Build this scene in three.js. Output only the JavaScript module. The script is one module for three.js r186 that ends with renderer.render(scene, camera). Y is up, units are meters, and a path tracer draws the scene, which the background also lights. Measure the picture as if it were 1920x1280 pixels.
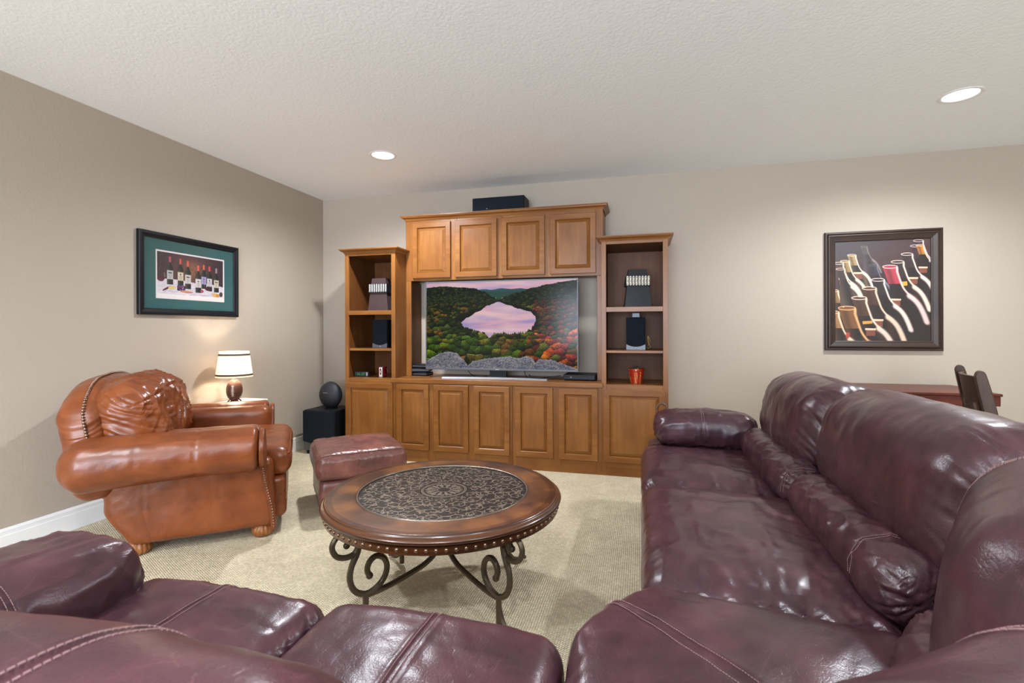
import * as THREE from 'three';
import { RoundedBoxGeometry } from 'three/addons/geometries/RoundedBoxGeometry.js';
import { mergeGeometries } from 'three/addons/utils/BufferGeometryUtils.js';
import { RectAreaLightUniformsLib } from 'three/addons/lights/RectAreaLightUniformsLib.js';
import { createNoise3D } from 'simplex-noise';

// ---------------------------------------------------------------- camera, lights, exposure
const W = 1920, H = 1280;
const scene = new THREE.Scene();
scene.background = new THREE.Color(0xdfe8f2);
const camera = new THREE.PerspectiveCamera(2 * Math.atan(640 / 922.1) * 180 / Math.PI, W / H, 0.03, 60);
camera.position.set(0, 1.2, 0);
camera.rotation.order = 'YXZ';
camera.rotation.set(0, 0.2578, -0.0029);
camera.setViewOffset(W, H, 0, 22.2, W, H);
camera.focus = 3.0; camera.userData.fStop = 8;
scene.add(camera);
const renderer = new THREE.WebGLRenderer({ antialias: true });
renderer.toneMapping = THREE.LinearToneMapping;
renderer.toneMappingExposure = 1.62;
renderer.shadowMap.enabled = true;

const XL = -3.33, ZB = -4.6255, CEIL = 2.6023, XR = 4.6, ZF = 4.6;   // room
const WINDOW = { x0: -2.2, x1: 1.4, y0: .08, y1: 2.2, radiance: 13, color: new THREE.Color(.87, .99, 1.2) };   // glazed patio door behind the viewpoint
const CAN_POWER = 13, CAN_COLOR = new THREE.Color(.95, 0.99, 1.06);
const CANS = [[-2.005, -3.555], [1.858, -3.547], [-2.0, 0.1], [1.9, 0.1], [-0.05, 0.45], [-2.0, 3.2], [1.9, 3.2]];
const LAMP_POWER = 0.37, LAMP_COLOR = new THREE.Color(1.0, 0.86, 0.68);

// ---------------------------------------------------------------- random numbers and noise
function rng(seed) { let a = seed >>> 0; return () => { a = (a + 0x6D2B79F5) | 0; let t = Math.imul(a ^ (a >>> 15), 1 | a); t = (t + Math.imul(t ^ (t >>> 7), 61 | t)) ^ t; return ((t ^ (t >>> 14)) >>> 0) / 4294967296; }; }
const noise3 = createNoise3D(rng(7));
const fbm3 = (x, y, z, o = 3) => { let s = 0, a = 1, n = 0; for (let i = 0; i < o; i++) { s += a * noise3(x, y, z); n += a; a *= .5; x *= 2.03; y *= 2.03; z *= 2.03; } return s / n; };
const ridge = (x, y, z, k = 3) => Math.pow(1 - Math.abs(noise3(x, y, z)), k);
const clamp = (x, a, b) => Math.max(a, Math.min(b, x));
const smooth = (a, b, x) => { const t = clamp((x - a) / (b - a), 0, 1); return t * t * (3 - 2 * t); };
function tileNoise(N, px, py, seed) {                     // periodic value noise, px x py cells on N x N
  const r = rng(seed), g = new Float32Array(px * py); for (let i = 0; i < g.length; i++) g[i] = r();
  const out = new Float32Array(N * N);
  for (let y = 0; y < N; y++) {
    const fy = y / N * py, y0 = Math.floor(fy), ty = fy - y0, sy = ty * ty * (3 - 2 * ty), ya = (y0 % py) * px, yb = ((y0 + 1) % py) * px;
    for (let x = 0; x < N; x++) {
      const fx = x / N * px, x0 = Math.floor(fx), tx = fx - x0, sx = tx * tx * (3 - 2 * tx), xa = x0 % px, xb = (x0 + 1) % px;
      const a = g[ya + xa] + (g[ya + xb] - g[ya + xa]) * sx, b = g[yb + xa] + (g[yb + xb] - g[yb + xa]) * sx;
      out[y * N + x] = a + (b - a) * sy;
    }
  }
  return out;
}
function tileFbm(N, px, py, o, seed, gain = .5) {
  const out = new Float32Array(N * N); let a = 1, n = 0;
  for (let i = 0; i < o; i++) { const t = tileNoise(N, px << i, py << i, seed + i * 17); for (let k = 0; k < t.length; k++) out[k] += a * t[k]; n += a; a *= gain; }
  for (let k = 0; k < out.length; k++) out[k] /= n;
  return out;
}
function tex(N, f, srgb, M = N) {                         // f(k, x, y) -> [r, g, b] in 0..1
  const d = new Uint8Array(N * M * 4);
  for (let y = 0; y < M; y++) for (let x = 0; x < N; x++) { const k = y * N + x, c = f(k, x, y); d[k * 4] = clamp(c[0], 0, 1) * 255; d[k * 4 + 1] = clamp(c[1], 0, 1) * 255; d[k * 4 + 2] = clamp(c[2], 0, 1) * 255; d[k * 4 + 3] = 255; }
  const t = new THREE.DataTexture(d, N, M); t.wrapS = t.wrapT = THREE.RepeatWrapping; t.magFilter = THREE.LinearFilter; t.minFilter = THREE.LinearMipmapLinearFilter; t.generateMipmaps = true;
  if (srgb) t.colorSpace = THREE.SRGBColorSpace; t.needsUpdate = true; return t;
}
const rep = (t, s) => { const c = t.clone(); c.repeat.set(s, s); c.needsUpdate = true; return c; };   // s = repeats per metre
function canvasTex(w, h, draw, srgb = true) {
  const c = document.createElement('canvas'); c.width = w; c.height = h; draw(c.getContext('2d'), w, h);
  const t = new THREE.CanvasTexture(c); if (srgb) t.colorSpace = THREE.SRGBColorSpace; t.wrapS = t.wrapT = THREE.RepeatWrapping; return t;
}
const mix = (a, b, t) => a + (b - a) * t;
const mix3 = (a, b, t) => [mix(a[0], b[0], t), mix(a[1], b[1], t), mix(a[2], b[2], t)];
const hex3 = h => [(h >> 16 & 255) / 255, (h >> 8 & 255) / 255, (h & 255) / 255];

// ---------------------------------------------------------------- textures
const N1 = 1024;
function woodTex(seed, dark, light, contrast = 1) {       // grain along v
  const fine = tileNoise(N1, 256, 8, seed), mid = tileFbm(N1, 48, 3, 3, seed + 5), blot = tileFbm(N1, 5, 4, 4, seed + 9);
  return tex(N1, k => { const t = clamp(.5 + contrast * ((fine[k] - .5) * .25 + (mid[k] - .5) * .6 + (blot[k] - .5) * 1.1), 0, 1); return mix3(dark, light, t); }, true);
}
const T = {};
T.maple = woodTex(11, hex3(0x96602f), hex3(0xc08a50));
T.mahog = woodTex(31, hex3(0x4a1c12), hex3(0x7a3220));
T.dark = woodTex(41, hex3(0x2c2019), hex3(0x4a382c));
{
  const a = tileFbm(N1, 6, 6, 5, 51), b = tileFbm(N1, 3, 4, 3, 57);
  T.burl = tex(N1, k => mix3(hex3(0x4c2a14), hex3(0x94602c), clamp((a[k] - .5) * 1.9 + (b[k] - .5) * .9 + .5, 0, 1)), true);
}
function leatherMap(seed, dark, mid, light, scratch, nScr) {
  const N = 1024, a = tileFbm(N, 9, 9, 5, seed, .6), b = tileFbm(N, 4, 4, 3, seed + 40), g = tileNoise(N, 256, 256, seed + 90);
  return canvasTex(N, N, (c) => {
    const im = c.createImageData(N, N);
    for (let k = 0; k < N * N; k++) { const t = clamp((a[k] - .5) * 1.3 + (b[k] - .5) * .6 + .5 + (g[k] - .5) * .08, 0, 1), q = t < .5 ? mix3(dark, mid, t * 2) : mix3(mid, light, t * 2 - 1); for (let j = 0; j < 3; j++) im.data[k * 4 + j] = q[j] * 255; im.data[k * 4 + 3] = 255; }
    c.putImageData(im, 0, 0);
    const r = rng(seed + 3); c.lineCap = 'round';
    for (let i = 0; i < nScr; i++) {
      const x = r() * N, y = r() * N, an = r() * 6.28, L = 20 + r() * 120, bend = (r() - .5) * 40; c.strokeStyle = `rgba(${scratch},${.05 + r() * .14})`; c.lineWidth = .8 + r() * 1.3;
      const dx = Math.cos(an) * L, dy = Math.sin(an) * L;
      for (const ox of [-N, 0, N]) for (const oy of [-N, 0, N]) { if (x + ox < -200 || x + ox > N + 200 || y + oy < -200 || y + oy > N + 200) continue; c.beginPath(); c.moveTo(x + ox, y + oy); c.quadraticCurveTo(x + ox + dx / 2 - dy / L * bend, y + oy + dy / 2 + dx / L * bend, x + ox + dx, y + oy + dy); c.stroke(); }
    }
  });
}
T.burgundy = leatherMap(101, hex3(0x3a262b), hex3(0x4b2f35), hex3(0x633e43), '190,140,140', 260);
T.caramel = leatherMap(131, hex3(0x7c4020), hex3(0x934e28), hex3(0xa65c32), '190,120,80', 60);
{
  const a = tileNoise(N1, 220, 220, 61), b = tileFbm(N1, 40, 40, 3, 62), c = tileFbm(N1, 7, 9, 3, 63), e = tileFbm(N1, 14, 22, 3, 64), c2 = tileFbm(N1, 6, 11, 4, 65);
  const cr = k => Math.pow(1 - Math.abs(2 * b[k] - 1), 6);
  T.leatherBump = tex(N1, k => { const v = .5 + (a[k] - .5) * .12 - cr(k) * .10 + (c[k] - .5) * .35 - Math.pow(1 - Math.abs(2 * e[k] - 1), 14) * .16 - Math.pow(1 - Math.abs(2 * c2[k] - 1), 18) * .18; return [v, v, v]; });
}
{                                                         // looped carpet: offset rows of loops
  const N = 1024, cells = 48, r = rng(71), jit = new Float32Array(cells * cells * 2); for (let i = 0; i < jit.length; i++) jit[i] = r();
  const big = tileFbm(N, 6, 6, 4, 72), fz = tileNoise(N, 256, 256, 73);
  const loop = (x, y) => { const fy = y / N * cells, j = Math.floor(fy), fx = x / N * cells + (j % 2) * .5, i = Math.floor(fx) % cells, u = fx - Math.floor(fx) - .5, v = fy - j - .5, q = (j * cells + i) * 2, h = 1 - Math.pow(clamp(Math.hypot(u * 1.75, v * 1.9 + u * .7 * ((j % 2) * 2 - 1)), 0, 1), 2); return [h, jit[q]]; };
  T.carpet = tex(N, (k, x, y) => { const [h, j] = loop(x, y); const t = .35 + .45 * h + (j - .5) * .35 + (big[k] - .5) * .5 + (fz[k] - .5) * .15; return mix3(hex3(0xb3a586), hex3(0xf0e3c5), clamp(t, 0, 1)); }, true);
  T.carpetBump = tex(N, (k, x, y) => { const v = loop(x, y)[0] * .85 + fz[k] * .15; return [v, v, v]; });
}
{
  const a = tileFbm(N1, 60, 60, 3, 81), b = tileFbm(N1, 16, 16, 3, 82);
  T.ceilBump = tex(N1, k => { const v = smooth(.42, .62, a[k] * .8 + b[k] * .25); return [v, v, v]; });
  const c = tileFbm(N1, 90, 90, 3, 83);
  T.wallBump = tex(N1, k => [c[k], c[k], c[k]]);
}
// ---------------------------------------------------------------- materials
const std = (color, roughness, o = {}) => new THREE.MeshStandardMaterial({ color, roughness, metalness: 0, ...o });
const phy = (color, roughness, o = {}) => new THREE.MeshPhysicalMaterial({ color, roughness, metalness: 0, ...o });
const M = {
  wall: std(new THREE.Color(.41, .35, .278), .75, { bumpMap: rep(T.wallBump, 1.2), bumpScale: .0006 }),
  ceiling: std(new THREE.Color(.85, .87, .89), .9, { bumpMap: rep(T.ceilBump, 1.3), bumpScale: .00045 }),
  carpet: std(0xffffff, 1, { map: rep(T.carpet, 2), bumpMap: rep(T.carpetBump, 2), bumpScale: .005 }),
  trim: std(new THREE.Color(.80, .80, .78), .4),
  maple: phy(new THREE.Color(.54, .47, .36), .34, { map: rep(T.maple, 1), specularIntensity: .7 }),
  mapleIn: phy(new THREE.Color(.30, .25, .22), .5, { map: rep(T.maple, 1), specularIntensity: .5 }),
  burgundy: phy(new THREE.Color(.80, .74, .80), .28, { map: rep(T.burgundy, 1.1), specularIntensity: 1, bumpMap: rep(T.leatherBump, 3), bumpScale: .0007 }),
  caramel: phy(new THREE.Color(.60, .56, .48), .31, { map: rep(T.caramel, 1.1), bumpMap: rep(T.leatherBump, 3.0), bumpScale: .0006 }),
  ottoman: phy(new THREE.Color(2.1, 2.0, 1.3), .30, { map: rep(T.burgundy, 1.1), bumpMap: rep(T.leatherBump, 3.0), bumpScale: .0007 }),
  thread: std(new THREE.Color(.25, .14, .14), .7), seamDark: std(new THREE.Color(.075, .028, .014), .6),
  black: phy(new THREE.Color(.008, .009, .011), .5, { specularIntensity: .45 }), blackCloth: phy(new THREE.Color(.010, .013, .019), .9, { specularIntensity: .25 }), blackGloss: phy(new THREE.Color(.008, .008, .01), .3, { specularIntensity: .5 }),
  silver: std(new THREE.Color(.45, .46, .48), .42, { metalness: .85 }), greyPlastic: std(new THREE.Color(.10, .105, .115), .4, { metalness: .3 }),
  iron: std(new THREE.Color(.105, .08, .052), .45, { metalness: .75 }), bronze: std(new THREE.Color(.30, .20, .14), .33, { metalness: .9 }),
  burl: phy(new THREE.Color(.72, .66, .6), .3, { map: rep(T.burl, 1.6), clearcoat: .4, clearcoatRoughness: .25 }),
  burlDark: phy(new THREE.Color(.42, .34, .34), .28, { map: rep(T.burl, 1.6), clearcoat: .5, clearcoatRoughness: .2 }),
  mahog: phy(new THREE.Color(.72, .58, .48), .35, { map: rep(T.mahog, 1) }), dark: phy(new THREE.Color(1.3, 1.1, .92), .5, { specularIntensity: .6,  map: rep(T.dark, 1) }),
  foot: phy(new THREE.Color(.62, .5, .42), .4, { map: rep(T.maple, 2) }),
  white: std(new THREE.Color(.8, .79, .76), .5),
};
// ---------------------------------------------------------------- building helpers
const counts = {}, origin = new WeakMap();
function numbered(name) { const n = counts[name] = (counts[name] ?? -1) + 1; return n ? `${name}_${String(n).padStart(3, '0')}` : name; }
function tag(o, label, category, group, kind) { o.userData.label = label; if (category) o.userData.category = category; if (group) o.userData.group = group; if (kind) o.userData.kind = kind; return o; }
function thing(name, label, category, at = [0, 0, 0], turn = 0, absolute = true, group) {     // absolute: child geometry is given in room coordinates
  const g = new THREE.Group(); g.name = numbered(name); g.position.set(...at); g.rotation.y = turn; scene.add(g);
  origin.set(g, absolute ? at : [0, 0, 0]); return tag(g, label, category, group);
}
function part(parent, name, geo, mat, label) {
  if (Array.isArray(geo)) geo = join(geo);
  const o = origin.get(parent) ?? [0, 0, 0]; geo.translate(-o[0], -o[1], -o[2]);
  const m = new THREE.Mesh(geo, mat); m.name = name; m.castShadow = m.receiveShadow = true; parent.add(m); origin.set(m, o); if (label) m.userData.label = label; return m;
}
function structure(name, geo, mat) { const m = part(scene, name, geo, mat); m.userData.kind = 'structure'; return m; }
function join(list) {
  return mergeGeometries(list.map(g => { let q = g.index ? g.toNonIndexed() : g; const b = new THREE.BufferGeometry(); for (const k of ['position', 'normal', 'uv']) b.setAttribute(k, q.attributes[k] ?? new THREE.BufferAttribute(new Float32Array(q.attributes.position.count * 2), 2)); return b; }));
}
let uvShift = 0;
function boxUV(g, grain = 'y', s = 1) {                   // uv in metres by face direction, v along the grain axis
  if (g.index) g = g.toNonIndexed();
  const p = g.attributes.position, n = p.count, uv = new Float32Array(n * 2), A = new THREE.Vector3(), B = new THREE.Vector3(), C = new THREE.Vector3(); uvShift = (uvShift + .377) % 1;
  for (let i = 0; i < n; i += 3) {
    A.fromBufferAttribute(p, i); B.fromBufferAttribute(p, i + 1); C.fromBufferAttribute(p, i + 2);
    const f = B.clone().sub(A).cross(C.clone().sub(A)), ax = Math.abs(f.x), ay = Math.abs(f.y), az = Math.abs(f.z);
    let u, v; if (ax >= ay && ax >= az) { u = 'z'; v = 'y'; } else if (ay >= az) { u = 'x'; v = 'z'; } else { u = 'x'; v = 'y'; }
    if (u === grain) [u, v] = [v, u];
    [A, B, C].forEach((q, j) => { uv[(i + j) * 2] = (q[u] + uvShift) * s; uv[(i + j) * 2 + 1] = (q[v] + uvShift * 2.3) * s; });
  }
  g.setAttribute('uv', new THREE.BufferAttribute(uv, 2)); return g;
}
function box(x0, x1, y0, y1, z0, z1, grain = 'y', r = .002) {
  const w = x1 - x0, h = y1 - y0, d = z1 - z0, rr = Math.min(r, w * .45, h * .45, d * .45);
  const g = rr > 0 ? new RoundedBoxGeometry(w, h, d, rr > .01 ? 4 : 1, rr) : new THREE.BoxGeometry(w, h, d); g.translate((x0 + x1) / 2, (y0 + y1) / 2, (z0 + z1) / 2); return boxUV(g, grain);
}
const lathe = (pts, seg = 48) => new THREE.LatheGeometry(pts.map(p => new THREE.Vector2(p[0], p[1])), seg);
const tube = (pts, r, seg = 40, rad = 8, closed = false) => new THREE.TubeGeometry(new THREE.CatmullRomCurve3(pts.map(p => new THREE.Vector3(...p)), closed), seg, r, rad, closed);
function capped(pts, r, seg, rad = 8) { const a = new THREE.SphereGeometry(r, rad, 6), b = a.clone(); a.translate(...pts[0]); b.translate(...pts[pts.length - 1]); return join([tube(pts, r, seg, rad), a, b]); }
function flatQuads(quads) {                               // quads of 4 points, flat shaded
  const pos = [], q = new THREE.Vector3();
  for (const [a, b, c, d] of quads) pos.push(...a, ...b, ...c, ...a, ...c, ...d);
  const g = new THREE.BufferGeometry(); g.setAttribute('position', new THREE.Float32BufferAttribute(pos, 3)); g.computeVertexNormals(); return boxUV(g, 'x');
}
function frameSweep(prof, x0, x1, y0, y1) {               // picture-frame moulding in the xy plane: profile [inset, z]
  const rings = prof.map(([i, z]) => [[x0 + i, y0 + i, z], [x1 - i, y0 + i, z], [x1 - i, y1 - i, z], [x0 + i, y1 - i, z]]), Q = [];
  for (let k = 0; k + 1 < rings.length; k++) for (let j = 0; j < 4; j++) Q.push([rings[k][j], rings[k][(j + 1) % 4], rings[k + 1][(j + 1) % 4], rings[k + 1][j]]);
  return flatQuads(Q);
}
function crown(x0, x1, zf, zb, prof) {                    // cornice around three sides: profile [out, y]
  const rings = prof.map(([o, y]) => [[x0 - o, y, zb], [x0 - o, y, zf + o], [x1 + o, y, zf + o], [x1 + o, y, zb]]), Q = [];
  for (let k = 0; k + 1 < rings.length; k++) for (let j = 0; j < 3; j++) Q.push([rings[k][j], rings[k][j + 1], rings[k + 1][j + 1], rings[k + 1][j]]);
  const t = rings[rings.length - 1], b = rings[0]; Q.push([t[0], t[1], t[2], t[3]], [b[3], b[2], b[1], b[0]]);
  Q.push([...[0]].map(() => [b[0], t[0], t[3], b[3]])[0]);
  return flatQuads(Q);
}
// soft leather shapes: a rounded box, shaped and wrinkled, with shared normals
function cushion({ s, r, seg = .014, shape, disp, uv = 1 }) {
  const hx = s[0] / 2, hy = s[1] / 2, hz = s[2] / 2, P = new THREE.Vector3(), Nn = new THREE.Vector3(), Q = new THREE.Vector3();
  const at = (a, b, c, lift = 0) => {
    Q.set(clamp(a, -hx + r, hx - r), clamp(b, -hy + r, hy - r), clamp(c, -hz + r, hz - r)); Nn.set(a, b, c).sub(Q); if (Nn.lengthSq() < 1e-12) Nn.set(0, 1, 0); Nn.normalize();
    P.copy(Q).addScaledVector(Nn, r); const q = P.clone(), n = Nn.clone(); let d = lift; if (disp) d += disp(q, n, s); if (shape) shape(P, n, q); return P.addScaledVector(n, d).clone();
  };
  const pos = [], uvs = [], idx = [], key = new Map(), rep = []; let base = 0;
  const axes = [[0, 1, 2, 1], [0, 1, 2, -1], [1, 2, 0, 1], [1, 2, 0, -1], [2, 0, 1, 1], [2, 0, 1, -1]], Hh = [hx, hy, hz];
  for (const [i, j, k, sg] of axes) {
    const nu = Math.max(6, Math.ceil(2 * Hh[i] / seg)), nv = Math.max(6, Math.ceil(2 * Hh[j] / seg));
    for (let v = 0; v <= nv; v++) for (let u = 0; u <= nu; u++) {
      const c = [0, 0, 0]; c[i] = Hh[i] * (2 * u / nu - 1); c[j] = Hh[j] * (2 * v / nv - 1); c[k] = sg * Hh[k];
      const p = at(...c); pos.push(p.x, p.y, p.z); uvs.push(c[i] * uv + k * .31, c[j] * uv + sg * .17 + k * .11);
      const kk = c.map(q => Math.round(q * 1e4)).join(); if (!key.has(kk)) key.set(kk, key.size); rep.push(key.get(kk));
    }
    for (let v = 0; v < nv; v++) for (let u = 0; u < nu; u++) { const a = base + v * (nu + 1) + u, b = a + 1, c = a + nu + 1, d = c + 1; if (sg > 0) idx.push(a, b, d, a, d, c); else idx.push(a, d, b, a, c, d); }
    base += (nu + 1) * (nv + 1);
  }
  const nor = new Float32Array(key.size * 3), A = new THREE.Vector3(), B = new THREE.Vector3(), C = new THREE.Vector3();
  for (let t = 0; t < idx.length; t += 3) {
    A.fromArray(pos, idx[t] * 3); B.fromArray(pos, idx[t + 1] * 3); C.fromArray(pos, idx[t + 2] * 3); B.sub(A); C.sub(A); B.cross(C);
    for (let q = 0; q < 3; q++) { const o = rep[idx[t + q]] * 3; nor[o] += B.x; nor[o + 1] += B.y; nor[o + 2] += B.z; }
  }
  const nn = new Float32Array(pos.length); for (let v = 0; v < rep.length; v++) { const o = rep[v] * 3; A.set(nor[o], nor[o + 1], nor[o + 2]).normalize(); A.toArray(nn, v * 3); }
  const g = new THREE.BufferGeometry(); g.setAttribute('position', new THREE.Float32BufferAttribute(pos, 3)); g.setAttribute('normal', new THREE.BufferAttribute(nn, 3)); g.setAttribute('uv', new THREE.Float32BufferAttribute(uvs, 2)); g.setIndex(idx);
  g.at = at; return g;
}
// a run of stitches over a soft shape: path(t) -> box point [a, b, c]
function stitches(g, path, { n = 80, r = .0010, lift = .0012, pitch = .0065, dash = .7 } = {}) {
  const pts = []; for (let i = 0; i <= n * 3; i++) pts.push(g.at(...path(i / (n * 3)), lift));
  const cv = new THREE.CatmullRomCurve3(pts); cv.arcLengthDivisions = 600; const L = cv.getLength(), cnt = Math.max(4, Math.round(L / pitch)), out = [];
  for (let i = 0; i < cnt; i++) { const a = cv.getPointAt(i / cnt), b = cv.getPointAt((i + dash) / cnt), m = a.clone().add(b).multiplyScalar(.5), d = b.clone().sub(a), l = d.length(); const q = new THREE.CylinderGeometry(r, r, l, 5, 1); q.rotateX(0); q.applyQuaternion(new THREE.Quaternion().setFromUnitVectors(new THREE.Vector3(0, 1, 0), d.normalize())); q.translate(m.x, m.y, m.z); out.push(q); }
  return join(out);
}
function cord(g, path, r = .004, lift = .001, n = 90) { const pts = []; for (let i = 0; i <= n; i++) pts.push(g.at(...path(i / n), lift).toArray()); return tube(pts, r, n * 2, 6); }
// ---------------------------------------------------------------- the room
{
  structure('floor', box(XL - .15, XR + .15, -.1, 0, ZB - .15, ZF + .15, 'x', 0), M.carpet);
  const sh = new THREE.Shape([[XL - .15, ZB - .15], [XR + .15, ZB - .15], [XR + .15, ZF + .15], [XL - .15, ZF + .15]].map(p => new THREE.Vector2(p[0], -p[1])));
  for (const [x, z] of CANS) { const h = new THREE.Path(); h.absarc(x, -z, .094, 0, 6.2832, true); sh.holes.push(h); }
  const cg = new THREE.ExtrudeGeometry(sh, { depth: .12, bevelEnabled: false, curveSegments: 32 }); cg.rotateX(-Math.PI / 2); cg.translate(0, CEIL, 0);
  structure('ceiling', boxUV(cg, 'x'), M.ceiling);
  structure('wall_left', box(XL - .15, XL, 0, CEIL, ZB - .15, ZF + .15, 'y', 0), M.wall);
  structure('wall_back', box(XL, XR, 0, CEIL, ZB - .15, ZB, 'y', 0), M.wall);
  structure('wall_right', box(XR, XR + .15, 0, CEIL, ZB - .15, ZF + .15, 'y', 0), M.wall);
  const V = WINDOW; structure('wall_front', join([box(XL, V.x0, 0, CEIL, ZF, ZF + .15, 'y', 0), box(V.x1, XR, 0, CEIL, ZF, ZF + .15, 'y', 0), box(V.x0, V.x1, V.y1, CEIL, ZF, ZF + .15, 'y', 0), box(V.x0, V.x1, 0, V.y0, ZF, ZF + .15, 'y', 0)]), M.wall);
  const win = structure('window_1', join([box(V.x0, V.x1, V.y0, V.y0 + .07, ZF + .03, ZF + .1, 'x'), box(V.x0, V.x1, V.y1 - .07, V.y1, ZF + .03, ZF + .1, 'x'), ...[0, 1, 2, 3].map(i => { const x = mix(V.x0, V.x1 - .07, i / 3); return box(x, x + .07, V.y0 + .07, V.y1 - .07, ZF + .03, ZF + .1); })]), M.trim);
  for (let i = 0; i < 3; i++) { const a = mix(V.x0, V.x1 - .07, i / 3) + .07, b = mix(V.x0, V.x1 - .07, (i + 1) / 3); part(win, 'pane', new THREE.PlaneGeometry(b - a, V.y1 - V.y0 - .14).translate((a + b) / 2, (V.y0 + V.y1) / 2, ZF + .065), phy(0xffffff, .02, { transmission: 1, thickness: 0 })); }
  RectAreaLightUniformsLib.init();
  const day = new THREE.RectAreaLight(V.color, V.radiance, V.x1 - V.x0 - .1, V.y1 - V.y0 - .1); day.position.set((V.x0 + V.x1) / 2, (V.y0 + V.y1) / 2, ZF - .01); day.lookAt(day.position.x, day.position.y, 0); scene.add(day);
  const prof = [[0, .001], [.016, .001], [.016, .098], [.0125, .102], [.0125, .119], [.014, .122], [.0085, .133], [.005, .136], [0, .1365]];
  const run = (fn, L) => { const Q = []; for (let i = 0; i + 1 < prof.length; i++) { const [a, b] = prof[i], [c, d] = prof[i + 1]; Q.push([fn(a, b, 0), fn(a, b, L), fn(c, d, L), fn(c, d, 0)].reverse()); } return flatQuads(Q); };
  structure('baseboard_left', run((o, y, t) => [XL + o, y, ZB + t], ZF - ZB), M.trim);
  structure('baseboard_back', run((o, y, t) => [XR - t, y, ZB + o], XR - XL), M.trim);
  structure('baseboard_right', run((o, y, t) => [XR - o, y, ZF - t], ZF - ZB), M.trim);
  structure('baseboard_front', join([run((o, y, t) => [XL + t, y, ZF - o], V.x0 - XL), run((o, y, t) => [V.x1 + t, y, ZF - o], XR - V.x1)]), M.trim);
  const where = ['in the ceiling near the left corner, above the left bookcase', 'in the ceiling above the brown-framed wine photo', 'behind the viewpoint over the left end of the sectional sofa', 'over the right end of the sectional sofa, beside the viewpoint', 'straight above the viewpoint, between the lights at the sofa ends', 'at the far left of the room behind the viewpoint', 'at the far right of the room behind the viewpoint'];
  const glow = std(0xffffff, .5, { emissive: new THREE.Color(1, .97, .93), emissiveIntensity: 2.2 });
  CANS.forEach(([x, z], i) => {
    const t = thing('recessed_light', `round white recessed light ${where[i]}`, 'ceiling light', [x, CEIL, z], 0, false, 'recessed ceiling lights');
    part(t, 'trim_ring', lathe([[.084, .03], [.086, .002], [.09, -.004], [.104, -.004], [.108, -.001], [.108, 0]]), M.trim);
    part(t, 'lens', lathe([[0, -.004], [.05, -.001], [.0835, .012], [.0835, .02], [0, .02]], 32), glow);
    part(t, 'housing', lathe([[.086, .03], [.092, .03], [.092, .115], [0, .115]], 32), M.trim);
    const L = new THREE.SpotLight(CAN_COLOR, CAN_POWER, 0, 1.43, .55, 2); L.position.set(x, CEIL - .012, z); L.target.position.set(x, 0, z); L.castShadow = true; L.shadow.radius = 3; L.shadow.mapSize.set(1024, 1024);
    scene.add(L, L.target);
  });
}
// ---------------------------------------------------------------- wall of cabinets
const ZC = -4.106;                                        // face of the deep cabinets
function panelDoor(parent, x0, x1, y0, y1, z) {           // raised-panel door, back at z
  const w = .052, t = .019;
  const d = part(parent, 'door', frameSweep([[0, z], [0, z + t - .003], [.003, z + t], [w - .006, z + t], [w, z + t - .007], [w, z + .002]], x0, x1, y0, y1), M.maple);
  part(d, 'panel', [frameSweep([[w, z + .003], [w + .004, z + .005], [w + .026, z + t - .004], [w + .0275, z + t - .002]], x0, x1, y0, y1), boxUV(new THREE.PlaneGeometry(x1 - x0 - 2 * w - .055, y1 - y0 - 2 * w - .055).translate((x0 + x1) / 2, (y0 + y1) / 2, z + t - .002), 'y')], M.maple);
  return d;
}
const CROWN = (y0, y1, o) => [[0, y0], [.006, y0], [.008, y0 + .006], [o * .35, y0 + (y1 - y0) * .38], [o * .8, y0 + (y1 - y0) * .6], [o * .86, y1 - .010], [o, y1 - .009], [o, y1]];
function makeBookcase(label) {
  const t = thing('bookcase', label, 'bookcase', [-2.72, 0, ZC]);
  const x0 = -2.72, x1 = -2.195, zb = ZB + .004, zf = ZC - .019;
  part(t, 'side_panel', box(x0, x0 + .016, 0, 1.93, zb, zf), M.maple); part(t, 'side_panel', box(x1 - .016, x1, 0, 1.93, zb, zf), M.maple);
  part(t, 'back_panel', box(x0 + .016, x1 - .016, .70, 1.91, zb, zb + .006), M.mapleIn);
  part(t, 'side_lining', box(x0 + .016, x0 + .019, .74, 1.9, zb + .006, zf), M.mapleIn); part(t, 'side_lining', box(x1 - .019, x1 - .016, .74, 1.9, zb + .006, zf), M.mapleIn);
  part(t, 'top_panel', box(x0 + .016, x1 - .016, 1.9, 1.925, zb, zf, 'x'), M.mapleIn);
  part(t, 'face_frame', [box(x0, x0 + .038, 0, 1.93, zf, ZC), box(x1 - .04, x1, 0, 1.93, zf, ZC), box(x0 + .038, x1 - .04, 1.898, 1.93, zf, ZC, 'x'), box(x0 + .038, x1 - .04, 1.343, 1.383, zf, ZC, 'x'), box(x0 + .038, x1 - .04, .70, .748, zf, ZC, 'x'), box(x0 + .038, x1 - .04, 0, .13, zf, ZC, 'x')], M.maple);
  for (const [a, b, c] of [[1.362, 1.383, zf], [1.006, 1.027, zf + .004], [.728, .748, zf]]) part(t, 'shelf', box(x0 + .017, x1 - .017, a, b, zb + .006, c, 'x'), M.maple);
  part(t, 'crown_moulding', crown(x0, x1, ZC, zb, CROWN(1.92, 1.962, .042)), M.maple);
  panelDoor(t, x0 + .014, x1 - .022, .112, .706, ZC);
  return t;
}
const bookL = makeBookcase('tall wooden bookcase at the left end of the cabinets, beside the black subwoofer');
const bookR = bookL.clone(); bookR.name = numbered('bookcase'); bookR.position.x += 2.4; scene.add(bookR);
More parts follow.
